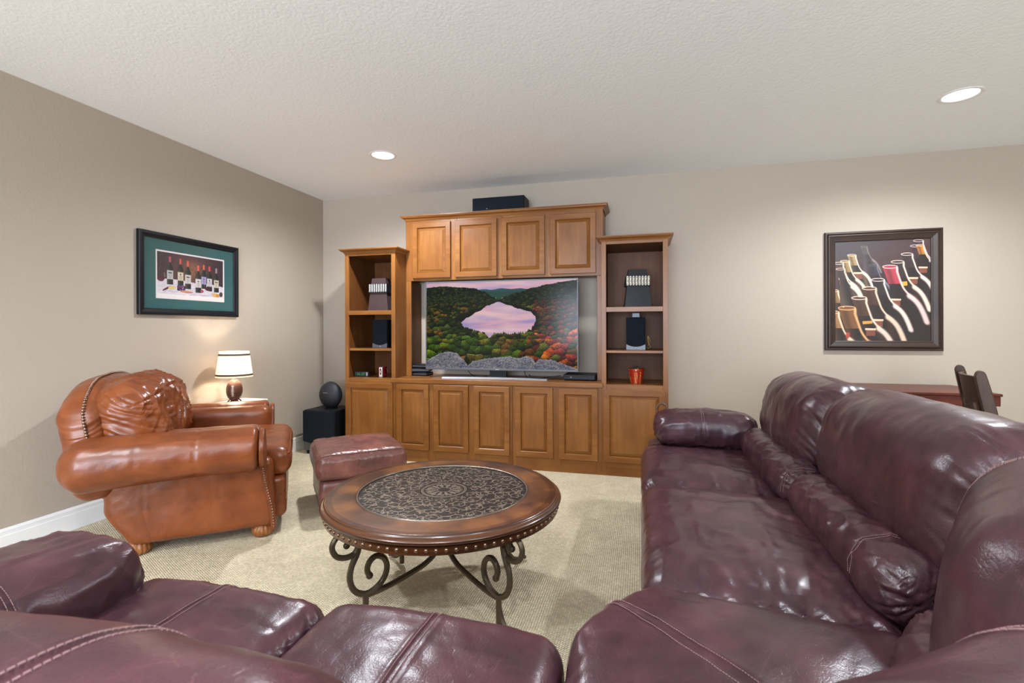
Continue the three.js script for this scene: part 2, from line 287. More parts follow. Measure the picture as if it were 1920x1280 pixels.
bookR.userData = { label: 'tall wooden bookcase at the right end of the cabinets, holding the red plant pot', category: 'bookcase' };
{
  const zb = ZB + .004, zf = ZC - .019;
  for (const [x0, x1, doors, label] of [[-2.195, -1.081, [[-2.178, -1.857], [-1.811, -1.48], [-1.43, -1.104]], 'wide low wooden cabinet with three doors under the left of the television'], [-1.079, -.32, [[-1.056, -.726], [-.676, -.352]], 'low wooden cabinet with two doors under the right of the television']]) {
    const t = thing('base_cabinet', label, 'cabinet', [x0, 0, ZC]);
    part(t, 'carcass', [box(x0, x0 + .016, 0, .716, zb, zf), box(x1 - .016, x1, 0, .716, zb, zf), box(x0 + .016, x1 - .016, .09, .106, zb, zf, 'x'), box(x0 + .016, x1 - .016, 0, .716, zb, zb + .006)], M.maple);
    const st = [[x0, doors[0][0] + .012]]; doors.forEach((d, i) => st.push([d[1] - .012, i + 1 < doors.length ? doors[i + 1][0] + .012 : x1]));
    part(t, 'face_frame', [...st.map(([a, b]) => box(a, b, 0, .716, zf, ZC)), ...doors.flatMap(d => [box(d[0] + .012, d[1] - .012, .69, .716, zf, ZC, 'x'), box(d[0] + .012, d[1] - .012, 0, .126, zf, ZC, 'x')])], M.maple);
    for (const d of doors) panelDoor(t, d[0], d[1], .112, .706, ZC);
  }
  const c = thing('countertop', 'long wooden countertop below the television, between the two bookcases', 'countertop', [-1.2575, .717, ZC]);
  part(c, 'slab', box(-2.193, -.322, .718, .757, zb, ZC + .001, 'x'), M.maple);
  part(c, 'front_edge', box(-2.235, -.308, .717, .757, ZC + .0015, ZC + .021, 'x', .006), M.maple);
  const zu = -4.32, u0 = -2.193, u1 = -.322, y0 = 1.668, y1 = 2.252, t = thing('wall_cabinet', 'long upper wooden wall cabinet with four doors above the television', 'cabinet', [(u0 + u1) / 2, y0, zu]);
  const zq = zu - .019, doors = [[-2.117, -1.73], [-1.682, -1.277], [-1.232, -.833], [-.785, -.382]];
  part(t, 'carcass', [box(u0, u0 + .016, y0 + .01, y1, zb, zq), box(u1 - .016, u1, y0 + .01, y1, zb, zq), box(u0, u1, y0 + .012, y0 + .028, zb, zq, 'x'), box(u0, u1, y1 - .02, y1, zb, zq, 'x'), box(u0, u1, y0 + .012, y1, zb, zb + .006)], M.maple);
  part(t, 'face_frame', [box(u0, doors[0][0] + .012, y0, y1, zq, zu), ...doors.map((d, i) => box(d[1] - .012, i < 3 ? doors[i + 1][0] + .012 : u1, y0, y1, zq, zu)), ...doors.flatMap(d => [box(d[0] + .012, d[1] - .012, y1 - .04, y1, zq, zu, 'x'), box(d[0] + .012, d[1] - .012, y0, y0 + .034, zq, zu, 'x')])], M.maple);
  doors.forEach((d, i) => panelDoor(t, d[0], d[1], 1.69, 2.218, zu));
  part(t, 'crown_moulding', crown(u0, u1, zu, zb, CROWN(2.242, 2.288, .042)), M.maple);
  for (const [a, b] of [[u0, -2.14], [-.375, u1]]) part(t, 'side_panel', box(a, b, .758, y0 - .001, zu - .019, zu), M.maple);
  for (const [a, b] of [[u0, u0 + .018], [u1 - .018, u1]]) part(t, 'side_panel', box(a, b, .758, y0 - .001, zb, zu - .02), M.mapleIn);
}
// ---------------------------------------------------------------- television and the small things on the cabinets
T.tv = (() => {                                           // an autumn lake between wooded hills, painted crown by crown
  const w = 1400, h = 800, r2 = (i, j, s) => { let a = Math.imul(i * 374761393 + j * 668265263 + s * 974711, 1274126177); a = Math.imul(a ^ (a >>> 13), 1103515245); return ((a ^ (a >>> 16)) >>> 0) / 4294967296; };
  const P = s => s.split(' ').map(q => hex3(parseInt(q, 16)));
  const far = P('243a26 33502e 4a5a2c 1c3226 5c6030 2c4630'), left = P('33441c 4a5620 263819 6a5824 80602a 1f3016 54622a'), mid = P('44601c 587422 36501a 728428 8a8630 2e461a 4f6c24'), right = P('57481f 744824 38481c 86402a 48581e 5f3022 8a5a28'), fire = P('b84e1e d06a20 9c3a22 d8842c 86622a 6a7028 a8442c');
  const edge = (q, u) => { for (let i = 0; i + 1 < q.length; i++) if (u <= q[i + 1][0]) return mix(q[i][1], q[i + 1][1], smooth(0, 1, (u - q[i][0]) / (q[i + 1][0] - q[i][0] + 1e-6))); return q[q.length - 1][1]; };
  const hill = [[0, .055], [.12, .045], [.24, .06], [.33, .075], [.40, .115], [.46, .18], [.5, .205], [.55, .17], [.62, .135], [.72, .085], [.82, .05], [.92, .025], [1, .01]];
  const back = [[0, .1], [.34, .10], [.40, .088], [.45, .096], [.52, .083], [.58, .092], [.64, .088], [.7, .1], [1, .1]];
  const top = [[.235, .475], [.29, .41], [.36, .345], [.43, .275], [.495, .235], [.56, .275], [.63, .32], [.70, .35], [.735, .40], [.742, .45]], bot = [[.235, .475], [.27, .53], [.33, .56], [.40, .60], [.435, .655], [.47, .60], [.56, .60], [.66, .60], [.705, .56], [.735, .50], [.742, .45]];
  const shore = [[.20, .40], [.26, .35], [.34, .31], [.42, .255], [.5, .215], [.58, .25], [.66, .285], [.73, .33], [.77, .40], [.78, .5]];
  const rock = [[0, .92], [.05, .87], [.1, .825], [.15, .81], [.21, .825], [.25, .89], [.29, .965], [.33, .915], [.42, .885], [.5, .87], [.57, .86], [.62, .88], [.68, .855], [.715, .87], [.735, .925], [.76, .885], [.83, .89], [.9, .925], [.96, .965], [1, .99]];
  const tree = (u, v) => {                                // crowns as cells, larger towards the viewer
    let best = 9, id = 0, oy = 0, ox = 0, lv = 0; const lvl = v < .24 ? 0 : v < .42 ? 1 : v < .66 ? 2 : 3;
    const s = [.016, .024, .036, .055][lvl], gx = u / s, gy = v / (s * 1.1), i0 = Math.floor(gx), j0 = Math.floor(gy);
    for (let j = j0 - 1; j <= j0 + 1; j++) for (let i = i0 - 1; i <= i0 + 1; i++) { const dx = gx - i - r2(i, j, 1 + lvl), dy = gy - j - r2(i, j, 2 + lvl), d = dx * dx + dy * dy * .7; if (d < best) { best = d; id = i * 131 + j * 7919 + lvl * 31; ox = dx; oy = dy; } }
    const n = noise3(u * 5, v * 5, 2), f = noise3(u * 90, v * 70, 4), f2 = noise3(u * 210, v * 170, 6);
    let pal = v < .27 ? far : u < .36 && v < .62 ? left : mid; const R = u - .66 - .25 * (1 - v) * .4 + n * .06; if (R > 0 && v > .22) pal = v > .56 + n * .12 && u > .74 + n * .05 && r2(id, 3, 5) < .75 ? fire : right; if (pal === mid && n < -.35) pal = left;
    const c = pal[Math.floor(r2(id, 7, 3) * pal.length)], lit = .80 * clamp(1.05 - .75 * oy - .25 * ox - .45 * best + f * .35 + f2 * .28, .25, 1.75) * (v < .3 ? .8 : 1); return [c[0] * lit, c[1] * lit, c[2] * lit];
  };
  const sky = (u, v, a) => { const n = fbm3(u * 3.2 + v * 1.5, v * 9 + u * 1.2, a, 4), m = fbm3(u * 2 - v, v * 5, a + 3, 3); return mix3(mix3(hex3(0xa79ccb), hex3(0xe0aebd), clamp(.5 + n * .9, 0, 1)), hex3(0xf2d2cf), clamp(.25 + m * .8, 0, 1)); };
  const d = tex(w, (k, x, y) => {
    const u = x / w, v = 1 - y / h, fz = .006 * noise3(u * 60, v * 20, 1) + .005 * noise3(u * 140, v * 60, 7); let c;
    if (v > edge(rock, u) + fz * .8) { const n = noise3(u * 130, v * 90, 11), m = noise3(u * 60 + v * 30, v * 40, 12), q = noise3(u * 12, v * 12, 13); c = mix3(hex3(0x4e5266), hex3(0xa8a2a2), clamp(.5 + n * .45 + m * .35 + q * .2, 0, 1)); const e = v - edge(rock, u); return mix3(c, [.75, .73, .75], smooth(.03, 0, e) * .35); }
    const jag = .012 * Math.abs(noise3(u * 45, 1, 9)) + .008 * noise3(u * 110, 1, 3);
    if (u > .235 && u < .742 && v > edge(top, u) + fz * .6 && v < edge(bot, u) - jag * 1.6) { c = sky(u, v * 1.3, 3); return mix3(c, hex3(0x9490c6), smooth(.45, .2, u) * smooth(.3, .6, v) * .5); }
    if (v < edge(hill, u) + fz * .6) { if (v > edge(back, u) + fz * .2) return mix3(hex3(0x3f6474), hex3(0x355a50), smooth(.09, .14, v)); return mix3(sky(u, v * 2, 8), [.95, .82, .82], .25); }
    if (Math.hypot((u - .5) / .026, (v - .19) / .010) < 1 + fz * 20) return hex3(0xe8dde6);
    c = tree(u, v);
    if (u > .20 && u < .78 && v > edge(shore, u) + fz && v < .56 && (v < edge(top, u) + .02 || u < .3 || u > .70)) { const t = smooth(0, .02, v - edge(shore, u) - fz) * (u < .3 ? smooth(.50, .44, v) : u > .7 ? smooth(.78, .73, u) : 1); c = mix3(c, [.06, .085, .07], t * .85); }
    return c;
  }, true, h); for (let i = 0, q = d.image.data; i < q.length; i++) if (i % 4 < 3) q[i] = clamp(Math.pow(q[i] / 255, 1.18) * 255, 0, 255); d.wrapS = d.wrapT = THREE.ClampToEdgeWrapping; return d;
})();
{
  const x0 = -1.957, x1 = -.528, y0 = .832, y1 = 1.646, z = -4.25, t = thing('television', 'large flat television showing an autumn lake between wooded hills', 'television', [-1.26, .757, z]);
  part(t, 'back_shell', [box(x0 + .004, x1 - .004, y0 + .004, y1 - .004, z - .022, z - .004, 'x', .004), box(x0 + .22, x1 - .22, y0 + .03, y1 - .25, z - .05, z - .021, 'x', .012)], M.black);
  part(t, 'bezel', frameSweep([[0, z - .012], [0, z + .001], [.0015, z + .003], [.009, z + .003], [.0105, z - .002]], x0, x1, y0, y1), M.greyPlastic);
  part(t, 'chin', box(x0 + .008, x1 - .008, y0 + .002, y0 + .018, z - .01, z + .0025, 'x', .002), M.greyPlastic);
  const scr = new THREE.PlaneGeometry(x1 - x0 - .018, y1 - y0 - .026); scr.translate((x0 + x1) / 2, (y0 + y1) / 2 + .004, z - .001);
  part(t, 'screen', scr, phy(0x030303, .15, { emissive: 0xffffff, emissiveMap: T.tv, emissiveIntensity: .54, specularIntensity: .3 }));
  const plate = new THREE.PlaneGeometry(.036, .009); plate.translate(-1.26, y0 + .0095, z + .0032);
  part(t, 'logo', plate, std(0xffffff, .5, { map: canvasTex(256, 64, (c, w, h) => { c.fillStyle = '#3a3b40'; c.fillRect(0, 0, w, h); c.fillStyle = '#e8e8ea'; c.font = 'bold 50px sans-serif'; c.textAlign = 'center'; c.fillText('SAMSUNG', w / 2, 50); }) }));
  const arc = (xa, xb, za, bow, yy, dz) => { const sh = [], n = 24, Q = []; for (let i = 0; i <= n; i++) { const u = i / n, x = mix(xa, xb, u), q = za - bow * 4 * u * (1 - u); sh.push([x, q]); } for (let i = 0; i < n; i++) { const [a, b] = sh[i], [c, d] = sh[i + 1], h0 = .758, h1 = yy; Q.push([[a, h1, b], [c, h1, d], [c, h1, d - dz], [a, h1, b - dz]], [[a, h0, b], [c, h0, d], [c, h1, d], [a, h1, b]], [[c, h0, d - dz], [a, h0, b - dz], [a, h1, b - dz], [c, h1, d - dz]]); } const e = sh[n], s = sh[0]; Q.push([[e[0], h_(0), e[1]], [e[0], h_(0), e[1] - dz], [e[0], yy, e[1] - dz], [e[0], yy, e[1]]], [[s[0], h_(0), s[1] - dz], [s[0], h_(0), s[1]], [s[0], yy, s[1]], [s[0], yy, s[1] - dz]]); return flatQuads(Q); };
  const h_ = () => .758;
  part(t, 'stand', [arc(-1.76, -.79, -4.165, .055, .772, .05)], M.silver);
  part(t, 'neck', box(-1.34, -1.18, .765, .9, -4.30, -4.275, 'x', .006), M.black);
  for (const [k, p] of [[0, [[-.98, .80, -4.30], [-.95, .772, -4.31], [-.88, .766, -4.30], [-.8, .775, -4.33], [-.70, .79, -4.36]]], [1, [[-1.55, .82, -4.29], [-1.52, .785, -4.3], [-1.47, .763, -4.33], [-1.4, .763, -4.4]]], [2, [[-1.02, .83, -4.30], [-1.0, .78, -4.29], [-.94, .763, -4.285], [-.84, .764, -4.33]]]]) part(t, 'cable', tube(p, .0035, 30, 6), M.black);
  const rc = thing('media_receiver', 'flat black media box on the countertop at the right of the television', 'receiver', [-.5, .757, -4.33]);
  part(rc, 'case', box(-.66, -.385, .765, .808, -4.5, -4.25, 'x', .004), M.black); part(rc, 'front_panel', box(-.655, -.39, .768, .804, -4.25, -4.246, 'x', .002), M.blackGloss);
  for (const [x, z2] of [[-.64, -4.27], [-.405, -4.27], [-.64, -4.48], [-.405, -4.48]]) part(rc, 'foot', lathe([[0, 0], [.012, 0], [.012, .0085], [0, .0085]], 12).translate(x, .7572, z2), M.black);
  part(rc, 'status_light', box(-.60, -.585, .785, .789, -4.2455, -4.2445, 'x', 0), std(0xaaaaaa, .4));
  // three black cases fanned in a stack at the left
  const names = ['black plastic game case lying lowest in the stack left of the television', 'black plastic game case in the middle of the stack left of the television', 'black plastic game case lying on top of the stack left of the television'];
  for (let i = 0; i < 3; i++) {
    const g = thing('game_case', names[i], 'case', [-2.075, .7572 + i * .038, -4.42], [-.1, .15, -.05][i], false, 'black cases left of the television');
    part(g, 'shell', box(-.085, .085, .002, .034, -.07, .07, 'x', .006), M.black); part(g, 'rim', box(-.0865, .0865, .013, .022, -.0715, .0715, 'x', .002), M.greyPlastic);
    part(g, 'base', box(-.08, .08, 0, .0022, -.065, .065, 'x', 0), M.black);
  }
}
// tapered sculptures with a band of carved strips
function makeSculpture(label, at, mat, stripMat, turn) {
  const t = thing('tapered_vase', label, 'vase', at, turn, false), fr = (w0, d0, y0, w1, d1, y1) => { const g = new THREE.CylinderGeometry(1, 1, 1, 4, 1); g.rotateY(Math.PI / 4); const p = g.attributes.position, s = Math.SQRT2; for (let i = 0; i < p.count; i++) { const top = p.getY(i) > 0; p.setXYZ(i, p.getX(i) * s * (top ? w1 : w0) / 2, top ? y1 : y0, p.getZ(i) * s * (top ? d1 : d0) / 2); } const q = g.toNonIndexed(); q.computeVertexNormals(); return boxUV(q); };
  part(t, 'body', fr(.215, .12, 0, .145, .085, .315), mat); part(t, 'band', fr(.205, .128, .175, .185, .118, .262), M.black);
  for (let i = 0; i < 8; i++) { const u = (i + .5) / 8 - .5, g = new THREE.CapsuleGeometry(.0095, .062, 3, 10); g.scale(1, 1, .6); g.rotateZ(u * -.05); g.translate(u * .195, .219, .0635); part(t, 'strip', g, stripMat); }
  return t;
}
const vaseTex = tileFbm(256, 16, 16, 3, 401);
const bone = std(0xffffff, .5, { map: tex(256, k => { const v = vaseTex[k] > .62 ? .35 : .62 + vaseTex[k] * .5; return [v, v * .97, v * .88]; }, true) });
makeSculpture('reddish-brown tapered vase with a ribbed silver band in the left bookcase', [-2.45, 1.3835, -4.30], std(new THREE.Color(.045, .02, .02), .7), std(new THREE.Color(.36, .35, .33), .4, { metalness: .5 }), .0);
makeSculpture('black tapered vase with a band of pale strips in the right bookcase', [-.035, 1.3835, -4.26], M.blackGloss, bone, .12);
function makeSpeaker(label, at, gp) {
  const t = thing('bookshelf_speaker', label, 'speaker', at, 0, false, gp), w = .155, h = .272, d = .19;
  part(t, 'cabinet', box(-w / 2, w / 2, 0, h, -d, -.012, 'y', .004), M.black);
  part(t, 'grille', box(-w / 2 + .001, w / 2 - .001, .028, h - .001, -.012, .006, 'y', .006), M.blackCloth);
  const sh = new THREE.Shape(); sh.moveTo(-w / 2, 0); sh.lineTo(w / 2, 0); sh.lineTo(w / 2, .046); sh.quadraticCurveTo(0, .004, -w / 2, .046); sh.lineTo(-w / 2, 0);
  const g = new THREE.ExtrudeGeometry(sh, { depth: .009, bevelEnabled: false, curveSegments: 16 }); g.translate(0, .001, -.001); part(t, 'lower_trim', g, std(new THREE.Color(.16, .17, .19), .45, { metalness: .3 }));
  const b = new THREE.SphereGeometry(.011, 16, 8); b.scale(1, .55, .35); b.translate(0, .014, .008); part(t, 'badge', b, M.silver);
  return t;
}
makeSpeaker('small black loudspeaker on the middle shelf of the left bookcase', [-2.462, 1.0275, -4.3]);
const spR = makeSpeaker('small black loudspeaker with a loose gold wire in the right bookcase', [-.048, 1.0275, -4.26]);
part(spR, 'wire', tube([[.07, .02, -.15], [.10, .03, -.06], [.115, .075, -.03], [.098, .115, -.03], [.105, .05, -.02], [.118, .022, -.01], [.098, .012, .004], [.085, .02, -.02]], .0022, 50, 6), std(new THREE.Color(.5, .34, .12), .4, { metalness: .5 }));
part(spR, 'bracket', box(-.03, .032, .273, .312, -.10, -.03, 'x', .003), M.greyPlastic);
{
  const t = thing('alarm_clock', 'small digital alarm clock on the lowest shelf of the left bookcase', 'clock', [-2.635, .7485, -4.25], .15, false);
  part(t, 'case', box(-.066, .066, .001, .046, -.045, 0, 'x', .005), std(new THREE.Color(.10, .11, .12), .35, { metalness: .4 })); part(t, 'display', new THREE.PlaneGeometry(.098, .034).translate(-.008, .0235, .0008), std(0x050505, .3, { emissive: 0xffffff, emissiveIntensity: .55, emissiveMap: canvasTex(256, 92, (c, w, h) => { c.fillStyle = '#0c1a1a'; c.fillRect(0, 0, w, h); c.fillStyle = '#4fae6a'; c.font = 'bold 74px monospace'; c.textAlign = 'center'; c.fillText('10:37', w / 2, 72); }) }));
  part(t, 'side_keys', box(.048, .062, .008, .04, 0, .003, 'x', .001), M.silver);
  const m = thing('mug', 'dark red mug with white print on the lowest shelf of the left bookcase', 'mug', [-2.42, .7485, -4.27], -.3, false);
  const mt = canvasTex(512, 256, (c, w, h) => { c.fillStyle = '#5c1016'; c.fillRect(0, 0, w, h); c.fillStyle = '#e9ddd6'; c.fillRect(100, 30, 70, 196); c.fillStyle = '#5c1016'; for (let i = 0; i < 4; i++) { c.beginPath(); c.arc(135, 56 + i * 48, 18, 0, 7); c.fill(); } c.fillStyle = '#e9ddd6'; for (let i = 0; i < 4; i++) { c.beginPath(); c.arc(135, 56 + i * 48, 8, 0, 7); c.fill(); } });
  const cup = lathe([[0, .004], [.034, .004], [.037, 0], [.040, .006], [.041, .05], [.042, .094], [.040, .097], [.0375, .094], [.036, .05], [.034, .012], [0, .010]], 40); cup.rotateY(-1.3); part(m, 'cup', cup, std(0xffffff, .25, { map: mt }));
  part(m, 'handle', tube([[.038, .08, 0], [.062, .078, 0], [.07, .05, 0], [.058, .024, 0], [.038, .02, 0]], .0055, 24, 8), std(new THREE.Color(.11, .008, .012), .25));
  const p = thing('plant_pot', 'red plant pot with a gold vine pattern in the right bookcase', 'pot', [-.045, .7485, -4.23], .4, false);
  const pt = canvasTex(1024, 256, (c, w, h) => { c.fillStyle = '#9c2411'; c.fillRect(0, 0, w, h); const r = rng(77); c.strokeStyle = '#e0a054'; c.lineCap = 'round'; for (let i = 0; i < 44; i++) { let x = r() * w, y = 20 + r() * (h - 40), a = r() * 6.3; c.lineWidth = 5; c.beginPath(); c.moveTo(x, y); for (let k = 0; k < 10; k++) { a += .4 * (i % 2 ? 1 : -1); x += Math.cos(a) * 9; y += Math.sin(a) * 9; c.lineTo(x, y); } c.stroke(); c.fillStyle = '#e6ae62'; for (let k = 0; k < 3; k++) { c.beginPath(); c.ellipse(x + (r() - .5) * 40, y + (r() - .5) * 30, 11, 5, r() * 3, 0, 7); c.fill(); } } });
  part(p, 'pot', lathe([[0, .002], [.046, .002], [.049, 0], [.051, .004], [.060, .098], [.064, .101], [.065, .122], [.062, .125], [.059, .122], [.057, .1], [0, .098]], 40), std(0xffffff, .3, { map: pt }));
  const r = rng(5), lf = []; for (let i = 0; i < 16; i++) { const a = r() * 6.28, q = r() * .04, g = new THREE.SphereGeometry(.014, 8, 6); g.scale(1, .35, .5); g.rotateZ(.5 + r()); g.rotateY(a); g.translate(Math.cos(a) * q, .122 + r() * .014, Math.sin(a) * q); lf.push(g); }
  part(p, 'soil', lathe([[.057, .108], [.03, .114], [0, .116]], 24), std(new THREE.Color(.02, .015, .012), 1)); const f = part(p, 'foliage', join(lf), std(new THREE.Color(.025, .03, .016), .7));
  // centre speaker on top of the wall cabinet
  const s = thing('centre_speaker', 'long black speaker lying on top of the wall cabinet', 'speaker', [-1.263, 2.2885, -4.3]);
  part(s, 'cabinet', box(-1.51, -1.018, 2.289, 2.412, -4.5, -4.312, 'x', .004), M.black); part(s, 'grille', box(-1.508, -1.02, 2.29, 2.41, -4.311, -4.296, 'x', .005), M.blackCloth); part(s, 'badge', box(-1.375, -1.36, 2.303, 2.312, -4.2965, -4.295, 'x', 0), M.greyPlastic);
  // subwoofer and round speaker in the corner
  const b = thing('subwoofer', 'black box subwoofer on the carpet in the corner left of the cabinets', 'subwoofer', [-3.0, 0, -4.28]);
  part(b, 'cabinet', box(-3.185, -2.84, .035, .425, -4.46, -4.118, 'y', .006), M.black);
  const gs = new THREE.Shape(); gs.moveTo(-.17, .37); gs.lineTo(.17, .37); gs.lineTo(.17, .085); gs.quadraticCurveTo(0, .035, -.17, .085); gs.closePath(); const gg = new THREE.ExtrudeGeometry(gs, { depth: .014, bevelEnabled: true, bevelSize: .003, bevelThickness: .003, bevelSegments: 2, curveSegments: 20 }); gg.translate(-3.0125, .045, -4.117); part(b, 'grille', gg, M.blackCloth);
  part(b, 'lower_trim', box(-3.183, -2.842, .036, .14, -4.118, -4.108, 'x', .003), std(new THREE.Color(.09, .09, .085), .35, { metalness: .3 }));
  for (const [x, z] of [[-3.15, -4.15], [-2.875, -4.15], [-3.15, -4.43], [-2.875, -4.43]]) part(b, 'foot', lathe([[0, 0], [.022, 0], [.026, .035], [0, .035]], 20).translate(x, .0005, z), M.black);
  part(b, 'cable', tube([[-2.9, .426, -4.36], [-2.86, .437, -4.3], [-2.83, .43, -4.34], [-2.826, .3, -4.40], [-2.82, .1, -4.45]], .003, 30, 6), M.black);
  const o = thing('round_speaker', 'round black wireless speaker standing on the subwoofer', 'speaker', [-2.985, .4255, -4.26], -.12, false), R = .128;
  const body = new THREE.SphereGeometry(R, 48, 32); { const q = body.attributes.position; for (let i = 0; i < q.count; i++) { let z = q.getZ(i); z = z > 0 ? z * .62 : z * .58; q.setZ(i, z); } body.computeVertexNormals(); } body.translate(0, R + .006, 0); part(o, 'body', body, std(new THREE.Color(.016, .018, .024), .6));
  part(o, 'edge_ring', new THREE.TorusGeometry(R * .985, .006, 10, 64).translate(0, R + .006, -.004), M.blackGloss);
  const lg = new THREE.PlaneGeometry(.062, .0085, 10, 1); { const q = lg.attributes.position; for (let i = 0; i < q.count; i++) { const x = q.getX(i), y = q.getY(i) + .028; q.setZ(i, .62 * Math.sqrt(R * R - x * x - y * y) + .0008); q.setY(i, y + R + .006); } lg.computeVertexNormals(); }
  part(o, 'logo', lg, std(0xffffff, .5, { map: canvasTex(512, 70, (c, w, h) => { c.fillStyle = '#15161b'; c.fillRect(0, 0, w, h); c.fillStyle = '#f0d9b0'; c.font = 'bold 58px sans-serif'; c.textAlign = 'center'; c.fillText('harman/kardon', w / 2, 52); }) }));
  part(o, 'stand', box(-.05, .05, 0, .012, -.05, .03, 'x', .004), M.black);
}
// ---------------------------------------------------------------- leather seating
const place = (m, x, y, z, rx = 0, ry = 0, rz = 0) => { m.rotation.order = 'YXZ'; m.position.set(x, y, z); m.rotation.set(rx, ry, rz); return m; };
const groove = (x, w = .006) => Math.exp(-(x * x) / (w * w));
// puckers that run inwards from an edge at distance d, spaced along t
const pucker = (d, t, seed, amp, reach, freq = 16) => d < reach * 4 ? -amp * Math.exp(-d / reach) * Math.pow(1 - Math.abs(noise3(t * freq, seed, d * 2.5)), 4) : 0;
const creases = (x, y, z, seed, amp, k = 5) => amp * (ridge(x + .3 * noise3(x, y, seed), y, z + seed, k) - .25);
{
  const sofa = thing('sectional_sofa', 'burgundy leather sectional sofa wrapping around the corner in front of the cabinets', 'sofa', [0, 0, 0], 0, false);
  const fg = (m, x, y, z, rx = 0, ry = 0) => place(m, x, y, -1.17 + z, rx, ry), rt = (m, a, y, z, rx = 0, ry = 0) => place(m, z, y, -a, rx, Math.PI / 2 + ry);
  const LB = M.burgundy;
  function seat(w, d, h, seed, put, { crown = .02, wr = 1, st = true } = {}) {
    const g = cushion({ s: [w, h, d], r: st ? .065 : .09, seg: .011, disp: (q, n) => {
      const u = q.x / (w / 2), v = q.z / (d / 2), up = Math.max(0, n.y), e = w / 2 - Math.abs(q.x), f = d / 2 + q.z;
      let s = up * (crown * (1 - u * u) * (1 - v * v * .6) - (st ? .004 : .022) * smooth(.55, 1.05, Math.abs(u))) + .004 * fbm3(q.x * 5, q.z * 5, seed);
      if (st) s -= .004 * groove(q.x, .005) * (up + Math.max(0, -n.z)); if (st) s += .003 * groove(Math.abs(q.x) - .012, .007) * up;
      s += wr * pucker(e, q.z + q.y, seed, .011, .045, 17) + wr * pucker(f, q.x, seed + 4, .006, .03, 22) * up;
      s += wr * up * creases(q.x * 3.2, q.z * 9, q.x * q.z, seed, .0035) * smooth(0, .25, Math.abs(u)) + up * wr * creases(q.x * 9 + q.z * 4, q.z * 4, 0, seed + 8, .0025, 8) * smooth(-.2, .8, v);
      return s;
    } });
    const m = put(part(sofa, 'seat_cushion', g, LB));
    if (st) part(m, 'seam_stitching', [stitches(g, t => [-.008, h / 2, mix(d / 2 - .03, -d / 2, t)]), stitches(g, t => [.008, h / 2, mix(d / 2 - .03, -d / 2, t)])], M.thread);
    return m;
  }
  function roll(w, seed, put, sx = 0) {
    const g = cushion({ s: [w, .20, .20], r: .095, seg: .009, disp: (q, n) => {
      const e = w / 2 - Math.abs(q.x); let s = .006 * fbm3(q.x * 5, q.z * 6, seed) - .012 * Math.exp(-e / .03);
      s += pucker(e, Math.atan2(q.y, q.z) * .12, seed, .012, .06, 20) + creases(q.x * 5, q.y * 8 + q.z * 8 + q.x * 4, 0, seed, .007, 5) - .005 * groove(q.x - sx); return s;
    } });
    const m = put(part(sofa, 'lumbar_roll', g, LB)); const ang = t => { const a = mix(2.6, .4, t); return [0, Math.sin(a) * .1, -Math.cos(a) * -.1]; };
    const arc = o => t => { const a = mix(-.1, 1.9, t), y = clamp(Math.sin(a) * .16, -.1, .1), z = clamp(-Math.cos(a) * .16, -.1, .1); return [sx + o, y, z]; };
    part(m, 'seam_stitching', [stitches(g, arc(-.006), { n: 40 }), stitches(g, arc(.006), { n: 40 })], M.thread); return m;
  }
  function back(w, h, d, seed, put, { sx = 0, puff = 1, lines = 2, wr = 1 } = {}) {
    const g = cushion({ s: [w, h, d], r: d * .46, seg: .011, disp: (q, n) => {
      const e = w / 2 - Math.abs(q.x), u = q.x / (w / 2), v = q.y / (h / 2), b = h / 2 + q.y;
      let s = .022 * puff * (1 - u * u) * (1 - v * v * .5) - .02 * Math.exp(-e / .035) + .006 * fbm3(q.x * 4, q.y * 4, seed + q.z * 3);
      s -= .0035 * groove(q.x - sx, .006); s += .0015 * groove(Math.abs(q.x - sx) - .014, .008);
      s += wr * (pucker(e, (q.y + q.z) * .9, seed, .016, .07, 15) + pucker(b, q.x, seed + 2, .012, .06, 14) * smooth(.1, -.1, q.z) + creases(q.x * 4 + q.y * 2, q.y * 3 + q.z * 3 + q.x * 2, 0, seed, .006, 4) * smooth(.35, 1, Math.abs(u)));
      return s;
    } });
    const m = put(part(sofa, 'back_cushion', g, LB));
    const around = o => t => { const a = mix(-1.15, 2.6, t), y = clamp(Math.sin(a) * h, -h / 2, h / 2), z = clamp(-Math.cos(a) * h, -d / 2, d / 2); return [sx + o, y, z]; };
    part(m, 'seam_stitching', (lines === 2 ? [-.008, .008] : [0]).map(o => stitches(g, around(o), { n: 60 })), M.thread); return m;
  }
  function pad(w, h, d, seed, put) {                      // padded arm top
    const g = cushion({ s: [w, h, d], r: h * .47, seg: .011, disp: (q, n) => {
      const f = d / 2 - Math.abs(q.z), u = q.z / (d / 2), v = q.x / (w / 2);
      return .02 * (1 - u * u) * (1 - v * v * .5) * Math.max(0, n.y + .3) - .012 * Math.exp(-f / .04) + .005 * fbm3(q.x * 6, q.z * 5, seed) + pucker(f, q.x + q.y, seed, .012, .06, 14) + pucker(q.y + h / 2, q.z, seed + 3, .014, .05, 15) + creases(q.z * 5, q.x * 9, q.y * 6, seed, .007, 4) - .005 * groove(q.z + .02) + .002;
    } });
    const m = put(part(sofa, 'armrest', g, LB)); const arc = o => t => { const a = mix(0, Math.PI, t); return [clamp(Math.cos(a) * w, -w / 2, w / 2), clamp(Math.sin(a) * h, -h / 2, h / 2), -.02 + o]; };
    part(m, 'seam_stitching', [stitches(g, arc(-.006), { n: 40 }), stitches(g, arc(.006), { n: 40 })], M.thread); return m;
  }
  const block = (s, seed, put, name = 'base') => put(part(sofa, name, cushion({ s, r: .035, seg: .03, disp: q => .006 * fbm3(q.x * 4, q.y * 5, q.z * 4 + seed) }), LB));
